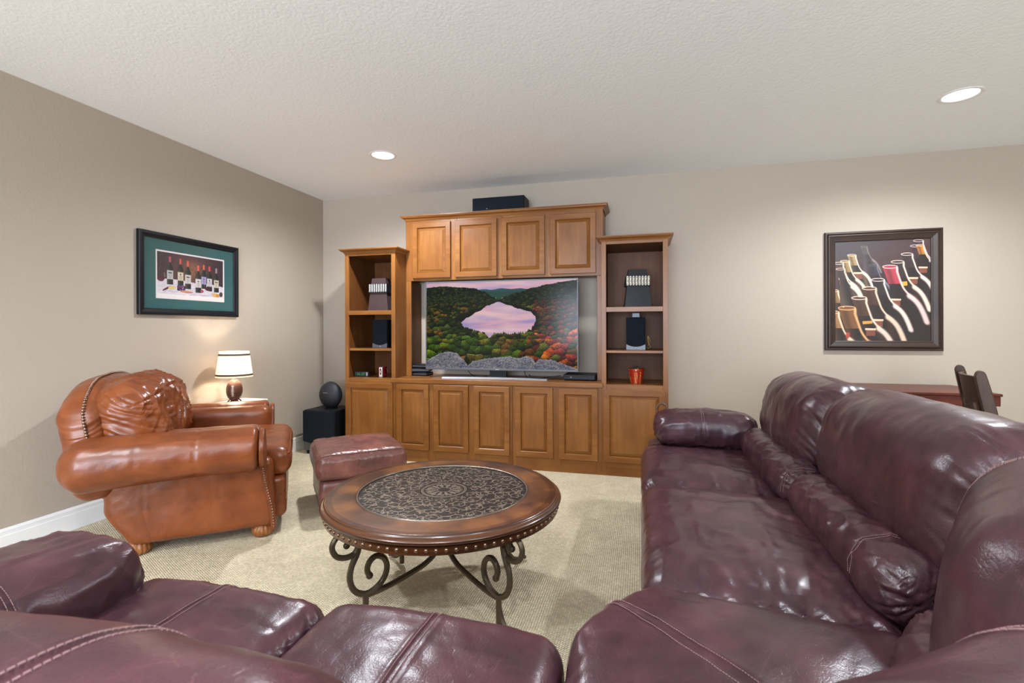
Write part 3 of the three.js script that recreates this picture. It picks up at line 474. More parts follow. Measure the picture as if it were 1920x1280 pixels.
  // near section, facing the cabinets: front edge along z = -1.17
  seat(.635, .70, .19, 1.3, m => fg(m, -1.125, .372, .345, .03), { wr: .8 });
  seat(.635, .70, .20, 2.7, m => fg(m, -.490, .378, .345, .03), { wr: .35, crown: .026 });
  roll(.635, 3.1, m => fg(m, -1.125, .52, .68)); roll(.635, 3.9, m => fg(m, -.490, .52, .68));
  back(.645, .46, .36, 4.2, m => fg(m, -1.115, .70, .91, .2), { sx: 0 }); back(.655, .46, .36, 4.9, m => fg(m, -.455, .70, .91, .2), { wr: .3 });
  block([1.28, .24, 1.0], 5, m => fg(m, -.80, .165, .54)); block([1.62, .76, .15], 6, m => fg(m, -.98, .43, 1.03), 'back_panel');
  pad(.35, .225, .74, 7.7, m => fg(m, -1.515, .505, .42)); block([.27, .44, .98], 8, m => fg(m, -1.53, .26, .53), 'arm_panel');
  // right section, facing left: front edge along x = 0
  seat(.86, .70, .19, 11.2, m => rt(m, 2.91, .368, .345, .03), { wr: 1.3, st: false }); seat(1.03, .70, .20, 12.6, m => rt(m, 1.965, .374, .345, .03), { wr: 1.25, st: false });
  roll(.98, 13.3, m => rt(m, 2.76, .52, .665), -.44); roll(.86, 14.4, m => rt(m, 1.845, .525, .67), -.25);
  back(.96, .46, .37, 15.5, m => rt(m, 2.88, .715, .885, .22), { sx: .02, wr: 1.2 }); back(1.06, .46, .38, 16.6, m => rt(m, 1.875, .725, .895, .22), { sx: .36, lines: 1 });
  block([1.95, .24, 1.0], 17, m => rt(m, 2.42, .165, .54)); block([2.06, .74, .15], 18, m => rt(m, 2.46, .42, 1.06), 'back_panel');
  pad(.30, .205, .64, 19.9, m => rt(m, 3.365, .555, .385)); block([.24, .42, .98], 20, m => rt(m, 3.375, .25, .53), 'arm_panel');
  const sling = part(sofa, 'release_strap', tube([[.115, .60, -3.52], [.10, .66, -3.525], [.125, .69, -3.525], [.16, .675, -3.525], [.165, .62, -3.52]], .007, 24, 8), std(new THREE.Color(.09, .045, .03), .5));
  // corner wedge
  const A = [-.168, -1.165], B = [0.003, -1.445], C = [.66, -1.425], D = [-.168, -.50];
  {
    const w = .6, d = .8, h = .21, g = cushion({ s: [w, h, d], r: .08, seg: .011,
      shape: (p, n, q) => { const u = (p.x / (w / 2) + 1) / 2, v = (p.z / (d / 2) + 1) / 2, k = .16 * v * (1 - (2 * u - 1) ** 2) - .02 * (1 - v) * (1 - (2 * u - 1) ** 2); const x = mix(mix(A[0], B[0], u), mix(D[0], C[0], u), v) + .77 * k, z = mix(mix(A[1], B[1], u), mix(D[1], C[1], u), v) + .63 * k; p.x = x; p.z = z; const c = n.clone(); n.set(c.x * .35 + c.z * .77, c.y, -c.x * .8 + c.z * .63).normalize(); },
      disp: (q, n) => { const u = q.x / (w / 2), v = q.z / (d / 2), up = Math.max(0, n.y); return up * .03 * (1 - u * u) * (1 - v * v * .7) + .004 * fbm3(q.x * 6, q.z * 5, 21) - .006 * groove(q.x, .008) * up + .003 * groove(Math.abs(q.x) - .016, .009) * up + pucker(w / 2 - Math.abs(q.x), q.z, 22, .006, .04, 14) + up * creases(q.x * 7, q.z * 8, 0, 23, .004, 6) * smooth(.3, 1, v); } });
    const m = place(part(sofa, 'seat_cushion', g, LB), 0, .383, 0);
    part(m, 'seam_stitching', [-.012, 0, .012].map(o => stitches(g, t => [o * mix(1.6, .7, t), h / 2, mix(-d / 2, d / 2 - .04, t)])), M.thread);
  }
  back(.66, .47, .36, 24.3, m => place(m, .37, .718, -.43, .2, .52), { wr: .3, lines: 2 }); back(.70, .48, .38, 25.1, m => place(m, .71, .725, -.965, .16, 1.05), { wr: .3, sx: .16 });
  roll(.52, 26.2, m => place(m, .10, .50, -.62, 0, .50), .17); roll(.52, 27.3, m => place(m, .56, .50, -1.08, 0, 1.08), -.17);
  const ps = (pts, y0, y1) => { const s = new THREE.Shape(pts.map(p => new THREE.Vector2(p[0], -p[1]))); const g = new THREE.ExtrudeGeometry(s, { depth: y1 - y0, bevelEnabled: true, bevelSize: .015, bevelThickness: .015, bevelSegments: 3 }); g.rotateX(-Math.PI / 2); g.translate(0, y0, 0); return boxUV(g, 'y'); };
  part(sofa, 'base', ps([[-.15, -1.11], [.03, -1.40], [.98, -1.40], [.98, -.5], [.6, -.2], [-.15, -.2]], .06, .27), LB);
  part(sofa, 'back_panel', ps([[-.15, -.20], [.55, -.20], [.97, -.60], [.97, -1.40], [1.10, -1.40], [1.10, -.52], [.62, -.08], [-.15, -.08]], .06, .78), LB);
  for (const [x, z] of [[-1.6, -1.05], [-1.6, -.2], [-.3, -1.05], [.05, -1.3], [.1, -3.4], [1.0, -3.4], [1.0, -.6]]) part(sofa, 'foot', lathe([[0, 0], [.025, 0], [.03, .06], [0, .06]], 16).translate(x, .0005, z), M.dark);
}
const ribFoot = (R, h) => { const g = new THREE.LatheGeometry([[0, 0], [R * .55, 0], [R * .86, h * .12], [R, h * .42], [R * .95, h * .7], [R * .72, h * .95], [R * .7, h], [0, h]].map(p => new THREE.Vector2(...p)), 80), p = g.attributes.position; for (let i = 0; i < p.count; i++) { const x = p.getX(i), z = p.getZ(i), a = Math.atan2(z, x), k = .93 + .09 * Math.abs(Math.cos(a * 8)); p.setXYZ(i, x * k, p.getY(i), z * k); } g.computeVertexNormals(); return g; };
{
  // armchair: local x = forward, local z = towards the side that is seen
  const chair = thing('armchair', 'caramel leather rolled-arm armchair with a wrinkled loose pillow and nailhead trim', 'armchair', [-2.699, 0, -2.529], .668, false), LC = M.caramel, SE = [-.205, .105], SA = [-.205, .01];
  const seams = (x, S = SE) => S.reduce((s, a) => s - .0035 * groove(x - a, .0045), 0);
  const base = cushion({ s: [.80, .40, 1.0], r: .05, seg: .012, disp: q => seams(q.x - -.02) + .005 * fbm3(q.x * 4, q.y * 4, q.z * 4 + 3), shape: p => { if (p.x < -.1) { const k = smooth(.0, -.2, p.y); p.x += k * .10 * smooth(-.1, -.4, p.x); } p.x += .02 * smooth(.1, -.2, p.y) * smooth(0, .3, p.x); } });
  place(part(chair, 'base', base, LC), .02, .262, 0);
  part(chair.children[0], 'seam', SE.map(a => cord(base, t => [a - .02, mix(-.19, .17, t),   .5], .0028, 0, 40)), M.seamDark);
  for (const sg of [1, -1]) {
    const L = sg > 0 ? .89 : .82, cz = sg > 0 ? .577 : -.545, cx = sg > 0 ? -.075 : -.045;
    const g = cushion({ s: [L, .245, .245], r: .118, seg: .010, disp: (q) => { const f = L / 2 - q.x; return seams(q.x + cx, SA) + .004 * fbm3(q.x * 5, q.y * 6, q.z * 6 + sg) - .03 * Math.exp(-f / .02) + pucker(f, Math.atan2(q.z, q.y) * .12, 4 + sg, .009, .035, 22); }, shape: p => { const cap = L / 2 - .118; if (p.x > cap) p.x = cap + (p.x - cap) * .4; p.x += .071 * smooth(-.3, .3, p.x); const k = smooth(.1, -.5, p.x); p.y *= 1 + k * .12; p.y -= k * .015; p.z *= 1 + .1 * k; } });
    const m = place(part(chair, 'arm', g, LC), cx, .545, cz);
    const ring = a => t => { const an = mix(-.9, 3.6, t) * sg + (sg < 0 ? Math.PI : 0); return [a - cx, clamp(Math.sin(an) * .2, -.1225, .1225), clamp(Math.cos(an) * .2, -.1225, .1225)]; };
    part(m, 'seam', SA.map(a => cord(g, ring(a), .0026, 0, 60)), M.seamDark);
    place(part(chair, 'inner_arm', cushion({ s: [.78, .34, .15], r: .06, seg: .02, disp: q => .004 * fbm3(q.x * 5, q.y * 5, 9) }), LC), -.02, .48, sg * .415);
    // scrolled front panel of the arm
    const s = new THREE.Shape(), c = sg > 0 ? .577 : .545; s.moveTo(.40, .07); s.lineTo(.515, .07); s.bezierCurveTo(.525, .25, .47, .36, c - .02, .435); s.absarc(c, .545, sg > 0 ? .100 : .09, -1.75, 2.75, false); s.bezierCurveTo(.44, .52, .41, .42, .40, .3); s.lineTo(.40, .07);
    const pg = new THREE.ExtrudeGeometry(s, { depth: .012, bevelEnabled: true, bevelSize: .008, bevelThickness: .008, bevelSegments: 4, curveSegments: 20 }); pg.rotateY(-Math.PI / 2); pg.scale(-1, 1, 1);
    const pp = pg.attributes.position; for (let i = 0; i < pp.count; i++) { const x = pp.getX(i), y = pp.getY(i), z = pp.getZ(i); pp.setXYZ(i, x + .362 + .05 * smooth(.42, .1, y), y, z * sg); }
    const ix = pg.index; if (sg > 0) { const p3 = pg.attributes.position; if (!ix) for (let i = 0; i < p3.count; i += 3) for (const at of ['position', 'uv']) { const a = pg.attributes[at], k = a.itemSize; for (let j = 0; j < k; j++) { const t = a.array[(i + 1) * k + j]; a.array[(i + 1) * k + j] = a.array[(i + 2) * k + j]; a.array[(i + 2) * k + j] = t; } } }
    pg.computeVertexNormals(); const fp = part(chair, 'front_panel', boxUV(pg), LC);
    const nails = []; for (let i = 0; i < 24; i++) { const y = .44 - i * .0155, v = y > .36 ? mix(.505, c - .02, (y - .36) / .08) : mix(.52, .505, clamp((y - .1) / .2, 0, 1)); const n = new THREE.SphereGeometry(.0058, 8, 6); n.translate(.362 + .008 + .05 * smooth(.42, .1, y), y, sg * (v + .013)); nails.push(n); }
    part(fp, 'nailheads', join(nails), M.bronze).userData.kind = 'stuff';
  }
  const bw = 1.04, bh = .62, archY = (y, z) => y - .17 * Math.pow(Math.abs(z) / (bw / 2), 3) * smooth(-.1, .31, y);
  const bk = cushion({ s: [.20, bh, bw], r: .085, seg: .014, disp: q => .005 * fbm3(q.y * 5, q.z * 5, 2) + pucker(bw / 2 - Math.abs(q.z), q.y, 5, .006, .05, 12), shape: p => { p.y = archY(p.y, p.z); } });
  const bm = place(part(chair, 'back', bk, LC), -.445, .635, .03, 0, 0, .16);
  const arch = t => { const a = mix(-.25, Math.PI + .25, t), z = clamp(Math.cos(a) * bw * .9, -bw / 2, bw / 2), y = clamp(Math.sin(a) * bw * .9, -.2, bh / 2); return [.03, y, z]; };
  const tp = []; for (let i = 0, q = null; i <= 1500; i++) { const p = bk.at(...arch(i / 1500), .005); if (!q || p.distanceTo(q) > .0155) { tp.push(p); q = p; } }
  const tr = []; for (let i = 0; i < tp.length; i++) { const p = tp[i], n = new THREE.SphereGeometry(.0105, 8, 6); n.scale(.8, 1, .55); n.rotateX(i * .0285); n.translate(p.x, p.y, p.z); tr.push(n); }
  part(bm, 'braided_trim', join(tr), M.bronze).userData.kind = 'stuff';
  const pw = .84, ph = .47, pl = cushion({ s: [.30, ph, pw], r: .135, seg: .008, shape: p => { p.y -= .06 * Math.pow(Math.abs(p.z) / (pw / 2), 3) * smooth(-.05, .2, p.y); }, disp: (q, n) => {
    const e = pw / 2 - Math.abs(q.z), f = Math.max(0, n.x), z0 = q.z - .20; let s = .035 * (1 - (2 * q.z / pw) ** 2) * (1 - (2 * q.y / ph) ** 2) * f + .006 * fbm3(q.y * 5, q.z * 5, 12);
    const wv = .35 * noise3(q.y * 3, q.z * 3, 5); s += f * (.024 * (ridge((q.z + q.y * .55 + wv * .12) * 7, (q.y - q.z * .5) * 1.6, 3, 3) - .35) + .010 * (ridge((q.z + q.y * .7) * 16, q.y * 4, 8, 3) - .3)) * smooth(.30, .05, z0) * smooth(-.46, -.3, q.z);
    s += Math.max(0, n.y) * .010 * (ridge(q.z * 9 + q.x * 3, q.x * 6, 4, 3) - .3); s -= .010 * groove(z0, .008) * (f + Math.max(0, n.y)); s -= .008 * groove(q.y - .12, .007) * f;
    s += pucker(Math.abs(z0), q.y, 14, .012, .04, 16) * f + pucker(Math.abs(q.y - .12), q.z, 15, .008, .03, 16) * f + pucker(e, q.y + q.x, 13, .012, .06, 12); return s; } });
  const pm = place(part(chair, 'pillow', pl, LC), -.285, .715, .11, 0, 0, .24);
  part(pm, 'seam', [cord(pl, t => [.15, mix(-.2, .235, t), .2], .0025, -.001), cord(pl, t => [.15, .12, mix(-.38, .38, t)], .0025, -.001)], LC);
  const seatG = cushion({ s: [.72, .165, .82], r: .065, seg: .013, shape: p => { p.z *= 1 + .07 * smooth(.2, .3, p.x); }, disp: (q, n) => .022 * Math.max(0, n.y) * (1 - (2 * q.x / .72) ** 2) + .004 * fbm3(q.x * 5, q.z * 5, 31) + pucker(.36 - q.x, q.z, 32, .006, .04, 14) + Math.max(0, n.y) * creases(q.x * 4, q.z * 7, 0, 33, .004) });
  const sm = place(part(chair, 'seat_cushion', seatG, LC), .155, .415, 0); part(sm, 'seam', cord(seatG, t => [.36 - .004, .06, mix(-.4, .4, t)], .004, .0005), LC);
  const rail = cushion({ s: [.12, .25, .82], r: .04, seg: .014, disp: q => [-.05, -.01, .03].reduce((s, y) => s - .006 * groove(q.y - y, .006), 0) + .003 * fbm3(q.y * 5, q.z * 5, 41) });
  const rm = place(part(chair, 'front_rail', rail, LC), .425, .205, 0); part(rm, 'piping', [-.05, -.01, .03].map(y => cord(rail, t => [.06, y, mix(-.4, .4, t)], .0045, .001)), LC);
  for (const [x, z] of [[.36, .42], [-.24, .42], [.36, -.42], [-.24, -.42]]) part(chair, 'foot', ribFoot(.062, .075).translate(x, .0005, z), M.foot);
}
{
  const t = thing('ottoman', 'reddish leather ottoman with a piped cushion top beside the coffee table', 'ottoman', [-1.935, 0, -3.06], .713, false), w = .56, d = .57;
  const top = cushion({ s: [w, .17, d], r: .045, seg: .009, disp: (q, n) => { const up = Math.max(0, n.y), e = Math.min(w / 2 - Math.abs(q.x), d / 2 - Math.abs(q.z)); return up * .025 * (1 - (2 * q.x / w) ** 2) * (1 - (2 * q.z / d) ** 2) + (1 - up) * .012 * (1 - (q.y / .085) ** 2) + up * (creases(q.x * 3 + q.z * 6, q.z * 5 - q.x * 5, 0, 51, .005, 4) + pucker(e, q.x - q.z, 52, .007, .03, 20)) + (1 - up) * (pucker(.085 - q.y, q.x + q.z, 53, .006, .03, 18) + creases(q.x * 5 + q.z * 5, q.y * 8, 0, 54, .004, 4)); } });
  const m = place(part(t, 'cushion', top, M.ottoman), 0, .325, 0);
  const per = y => u => { const s = (u * 4) % 4, k = Math.floor(s), f = s - k, a = w / 2 - .012, b = d / 2 - .012; return k === 0 ? [mix(-a, a, f), y, b] : k === 1 ? [a, y, mix(b, -b, f)] : k === 2 ? [mix(a, -a, f), y, -b] : [-a, y, mix(-b, b, f)]; };
  part(m, 'piping', cord(top, per(.085), .0042, .001, 160), M.ottoman);
  const bs = cushion({ s: [w - .035, .195, d - .035], r: .035, seg: .014, disp: q => .006 * (1 - (q.y / .1) ** 2) + .004 * fbm3(q.x * 5, q.y * 6, q.z * 5) });
  const bm = place(part(t, 'base', bs, M.ottoman), 0, .142, 0); part(bm, 'seam', cord(bs, u => { const s = u * 4 % 4, k = Math.floor(s), f = s - k, a = (w - .035) / 2, b = (d - .035) / 2; return k === 0 ? [mix(-a, a, f), -.055, b] : k === 1 ? [a, -.055, mix(b, -b, f)] : k === 2 ? [mix(a, -a, f), -.055, -b] : [-a, -.055, mix(-b, b, f)]; }, .003, .0005, 120), M.ottoman);
  for (const [x, z] of [[.2, .2], [-.2, .2], [.2, -.2], [-.2, -.2]]) part(t, 'foot', lathe([[0, 0], [.025, 0], [.03, .05], [0, .05]], 16).translate(x, .0005, z), M.dark);
}
// ---------------------------------------------------------------- coffee table
{
  const t = thing('coffee_table', 'round wooden coffee table with an embossed metal centre on scrolled iron legs', 'coffee table', [-.868, 0, -2.076], 0, false), Y = .48, R = .528;
  const ann = (r0, r1, y) => { const g = new THREE.RingGeometry(r0, r1, 96, 6); g.rotateX(-Math.PI / 2); g.translate(0, y, 0); const p = g.attributes.position, uv = g.attributes.uv; for (let i = 0; i < p.count; i++) uv.setXY(i, p.getX(i), p.getZ(i)); return g; };
  const top = part(t, 'table_top', [ann(.384, .478, Y), ann(0, .5, Y - .03).rotateZ(0)], M.burl);
  part(top, 'dark_border', [ann(.478, .502, Y), ann(.378, .3845, Y)], M.burlDark);
  const lg = lathe([[.502, Y], [.507, Y - .001], [.510, Y - .006], [.512, Y - .010], [.519, Y - .012], [.526, Y - .017], [.528, Y - .023], [.525, Y - .029], [.517, Y - .031], [.514, Y - .033]], 128); part(top, 'moulded_edge', lg, M.burlDark);
  const apron = part(t, 'apron', lathe([[.514, Y - .033], [.514, Y - .068], [.508, Y - .071], [.49, Y - .071], [.49, Y - .04], [0, Y - .04]], 128), M.burlDark);
  const nl = []; for (let i = 0; i < 92; i++) { const a = i / 92 * Math.PI * 2, n = new THREE.SphereGeometry(.0075, 10, 8); n.scale(1, 1, .7); n.translate(0, Y - .051, .5145); n.rotateY(a); nl.push(n); } part(apron, 'nailheads', join(nl), M.bronze).userData.kind = 'stuff';
  // embossed metal plate: scrolling vines in the colour and relief of the pressed sheet
  const draw = relief => (c, w) => {
    c.fillStyle = relief ? '#303030' : '#292420'; c.fillRect(0, 0, w, w); const r = rng(909); c.translate(w / 2, w / 2); c.lineCap = 'round';
    const S = w / 2 / .374, line = (pts, lw, a) => { c.strokeStyle = relief ? `rgba(235,235,235,${a})` : `rgba(158,142,122,${a})`; c.lineWidth = lw * S; c.beginPath(); pts.forEach(([x, y], i) => c[i ? 'lineTo' : 'moveTo'](x * S, y * S)); c.stroke(); };
    const leaf = (x, y, a, l) => { c.save(); c.translate(x * S, y * S); c.rotate(a); c.fillStyle = relief ? 'rgba(225,225,225,.95)' : 'rgba(134,119,102,.95)'; c.beginPath(); c.moveTo(0, 0); c.quadraticCurveTo(l * S * .5, -l * S * .42, l * S, 0); c.quadraticCurveTo(l * S * .5, l * S * .18, 0, 0); c.fill(); c.restore(); };
    const spiral = (cx, cy, a0, dir, s) => { const p = []; for (let i = 0; i <= 46; i++) { const u = i / 46, rr = s * (1 - u * .82), a = a0 + dir * u * 8.2; p.push([cx + Math.cos(a) * rr, cy + Math.sin(a) * rr]); if (i % 6 === 3 && u < .85) leaf(p[i][0], p[i][1], a + dir * 1.0, s * .55); } line(p, .0032, .95); };
    for (const [rr, n, s] of [[.336, 24, .034], [.268, 18, .038], [.198, 14, .036], [.140, 11, .027]]) for (let i = 0; i < n; i++) { const a = (i + (n % 2) * .3) / n * 6.2832; spiral(Math.cos(a) * rr, Math.sin(a) * rr, a + 1.6 * (i % 2), i % 2 ? 1 : -1, s); for (let k = 0; k < 5; k++) leaf(Math.cos(a + .5 / n * 6.28) * rr + (r() - .5) * .03, Math.sin(a + .5 / n * 6.28) * rr + (r() - .5) * .03, r() * 6.28, s * .8); }
    for (const rr of [.1, .094, .03]) { const p = []; for (let i = 0; i <= 120; i++) p.push([Math.cos(i / 120 * 6.2832) * rr, Math.sin(i / 120 * 6.2832) * rr]); line(p, .003, 1); }
    for (let i = 0; i < 12; i++) { const a = i / 12 * 6.2832; leaf(Math.cos(a) * .03, Math.sin(a) * .03, a, .055); spiral(Math.cos(a + .26) * .072, Math.sin(a + .26) * .072, a, i % 2 ? 1 : -1, .011); }
  };
  const pl = new THREE.CircleGeometry(.374, 96); pl.rotateX(-Math.PI / 2); pl.translate(0, Y - .004, 0);
  part(t, 'embossed_plate', pl, std(0xffffff, .34, { map: canvasTex(1536, 1536, draw(false)), metalness: .4, bumpMap: canvasTex(1536, 1536, draw(true), false), bumpScale: .0016 }));
  part(t, 'metal_rim', new THREE.TorusGeometry(.3755, .0042, 10, 128).rotateX(Math.PI / 2).translate(0, Y - .001, 0), std(new THREE.Color(.25, .21, .17), .3, { metalness: .8 }));
  const sq = (pts, r, seg, twist) => { const cv = new THREE.CatmullRomCurve3(pts.map(([a, y]) => new THREE.Vector3(a, y, 0))), P = [], rings = []; for (let i = 0; i <= seg; i++) { const u = i / seg, p = cv.getPointAt(u), tg = cv.getTangentAt(u), n = new THREE.Vector3(-tg.y, tg.x, 0), b = new THREE.Vector3(0, 0, 1), ring = [], tw = twist ? twist * smooth(twist > 0 ? .1 : 0, .55, u) : 0; for (let k = 0; k < 8; k++) { const an = k / 8 * 6.2832 + Math.PI / 8 + tw, q = r * (k % 2 ? 1.06 : 1.06); ring.push(p.clone().addScaledVector(n, Math.cos(an) * q).addScaledVector(b, Math.sin(an) * q).toArray()); } rings.push(ring); } for (let i = 0; i < seg; i++) for (let k = 0; k < 8; k++) { const j = (k + 1) % 8; P.push([rings[i][k], rings[i][j], rings[i + 1][j], rings[i + 1][k]]); } for (const [g, f] of [[rings[0], 1], [rings[seg], 0]]) for (let k = 1; k < 7; k += 2) P.push(f ? [g[0], g[k + 1] ?? g[7], g[k], g[0]] : [g[0], g[k], g[k + 1] ?? g[7], g[0]]); return flatQuads(P); };
  const sp = (cx, cy, r0, r1, a0, a1, n = 16) => { const p = []; for (let i = 0; i <= n; i++) { const u = i / n, rr = mix(r0, r1, u), a = mix(a0, a1, u); p.push([cx + Math.cos(a) * rr, cy + Math.sin(a) * rr]); } return p; };
  for (let k = 0; k < 4; k++) {
    const lower = [[.405, .409], [.402, .37], [.412, .32], [.437, .27], [.4445, .22], [.425, .17], [.378, .142], [.33, .152], [.295, .185], [.285, .225], [.30, .263], [.335, .28], [.362, .265], [.372, .235], [.362, .21]];
    const upper = [[.408, .345], [.425, .318], [.46, .312], [.50, .33], [.515, .37], [.495, .4], [.46, .4], [.445, .377], [.457, .358]];
    const leg = part(t, 'leg', [sq(lower, .0115, 90, 2), sq(upper, .0105, 44, 0), new THREE.SphereGeometry(.0145, 12, 8).translate(.362, .21, 0), new THREE.SphereGeometry(.0135, 12, 8).translate(.457, .358, 0)], M.iron); leg.rotation.y = -(33 + 90 * k) * Math.PI / 180;
    const bar = part(leg, 'stretcher', sq([[.372, .135], [.30, .137], [.18, .155], [.09, .178], [.045, .21], [.025, .27], [.018, .409]], .011, 60, 0), M.iron);
    part(leg, 'foot', [sq([[.378, .14], [.379, .08], [.380, .012]], .0115, 12, 0), sq([[.382, .10], [.40, .06], [.43, .03], [.47, .018], [.495, .02], [.505, .012]], .009, 24, 0)], M.iron);
  }
}
// ---------------------------------------------------------------- side table, lamp
{
  const t = thing('side_table', 'small white side table between the armchair and the left wall', 'side table', [-3.185, 0, -3.3], 0);
  part(t, 'table_top', box(-3.31, -3.06, .602, .622, -3.50, -3.12, 'x', .006), M.white); part(t, 'apron', [box(-3.295, -3.075, .54, .602, -3.485, -3.47, 'x'), box(-3.295, -3.075, .54, .602, -3.15, -3.135, 'x'), box(-3.295, -3.28, .54, .602, -3.47, -3.15, 'x'), box(-3.09, -3.075, .54, .602, -3.47, -3.15, 'x')], M.white);
  for (const [x, z] of [[-3.285, -3.475], [-3.085, -3.475], [-3.285, -3.145], [-3.085, -3.145]]) part(t, 'leg', box(x - .016, x + .016, .0005, .602, z - .016, z + .016, 'y', .003), M.white);
  const l = thing('table_lamp', 'table lamp with a football-shaped base and a cream banded shade', 'lamp', [-3.12, .6225, -3.205], 0, false);
  part(l, 'base', lathe([[0, 0], [.045, 0], [.05, .004], [.05, .009], [.04, .014], [.03, .017], [.028, .022], [0, .022]], 40), M.dark);
  for (let i = 0; i < 4; i++) { const a = i * 1.571 + .4; part(l, 'claw', tube([[Math.cos(a) * .052, .004, Math.sin(a) * .052], [Math.cos(a) * .05, .016, Math.sin(a) * .05], [Math.cos(a) * .036, .03, Math.sin(a) * .036]], .005, 12, 6), M.dark); }
  const pts = []; for (let i = 0; i <= 30; i++) { const a = i / 30 * Math.PI - Math.PI / 2; pts.push([Math.max(0, .058 * Math.pow(Math.cos(a), .92)), .105 + .088 * Math.sin(a)]); }
  const bt = tileFbm(256, 8, 8, 4, 811), ball = part(l, 'football', lathe(pts, 48), std(0xffffff, .4, { map: tex(256, k => mix3(hex3(0x4a3026), hex3(0x6e4a3a), clamp(bt[k] * 1.6 - .3, 0, 1)), true) }));
  const A = .56, lx = Math.sin(A), lz = Math.cos(A), on = (y, o = .001) => { const q = Math.asin(clamp((y - .105) / .088, -1, 1)), rr = .058 * Math.pow(Math.cos(q), .92) + o; return [lx * rr, y, lz * rr]; };
  const lace = []; lace.push(tube([on(.062, .002), on(.085, .002), on(.105, .002), on(.125, .002), on(.146, .002)], .0018, 20, 6)); for (let i = 0; i < 8; i++) { const y = .066 + i * .0108, p = on(y, .0025), g = new THREE.CapsuleGeometry(.0021, .016, 3, 8); g.rotateZ(Math.PI / 2); g.rotateY(A); g.translate(...p); lace.push(g); }
  part(ball, 'laces', join(lace), M.white);
  part(l, 'neck', lathe([[0, .19], [.012, .19], [.013, .2], [.009, .204], [.009, .235], [0, .235]], 20), std(new THREE.Color(.55, .42, .3), .4));
  const sb = .212, st = .412, shade = part(l, 'lamp_shade', lathe([[.132, sb], [.106, st], [.1045, st], [.1305, sb], [.132, sb]], 64), phy(new THREE.Color(.86, .78, .66), .95, { transmission: .45, thickness: 0, side: THREE.DoubleSide }));
  const rr = y => mix(.132, .106, (y - sb) / (st - sb)); for (const [a, b] of [[sb + .010, sb + .024], [st - .032, st - .018]]) part(shade, 'brown_band', lathe([[rr(a) + .0008, a], [rr(b) + .0008, b], [rr(b) + .002, b], [rr(a) + .002, a], [rr(a) + .0008, a]], 64), std(new THREE.Color(.07, .045, .03), .8));
  part(l, 'bulb', lathe([[0, .235], [.012, .236], [.014, .25], [.026, .275], [.030, .3], [.024, .322], [.01, .333], [0, .335]], 24), std(0xffffff, .5, { emissive: LAMP_COLOR, emissiveIntensity: 4 }));
  part(l, 'harp', [tube([[.012, .238, 0], [.045, .28, 0], [.045, .36, 0], [0, .405, 0], [-.045, .36, 0], [-.045, .28, 0], [-.012, .238, 0]], .0018, 40, 6), tube([[-.106, .402, 0], [0, .405, 0], [.106, .402, 0]], .0018, 10, 6)], M.bronze);
  const P = new THREE.PointLight(LAMP_COLOR, LAMP_POWER, 0, 2); P.position.set(-3.12, .6225 + .30, -3.205); P.castShadow = true; P.shadow.radius = 1.2; scene.add(P);
}
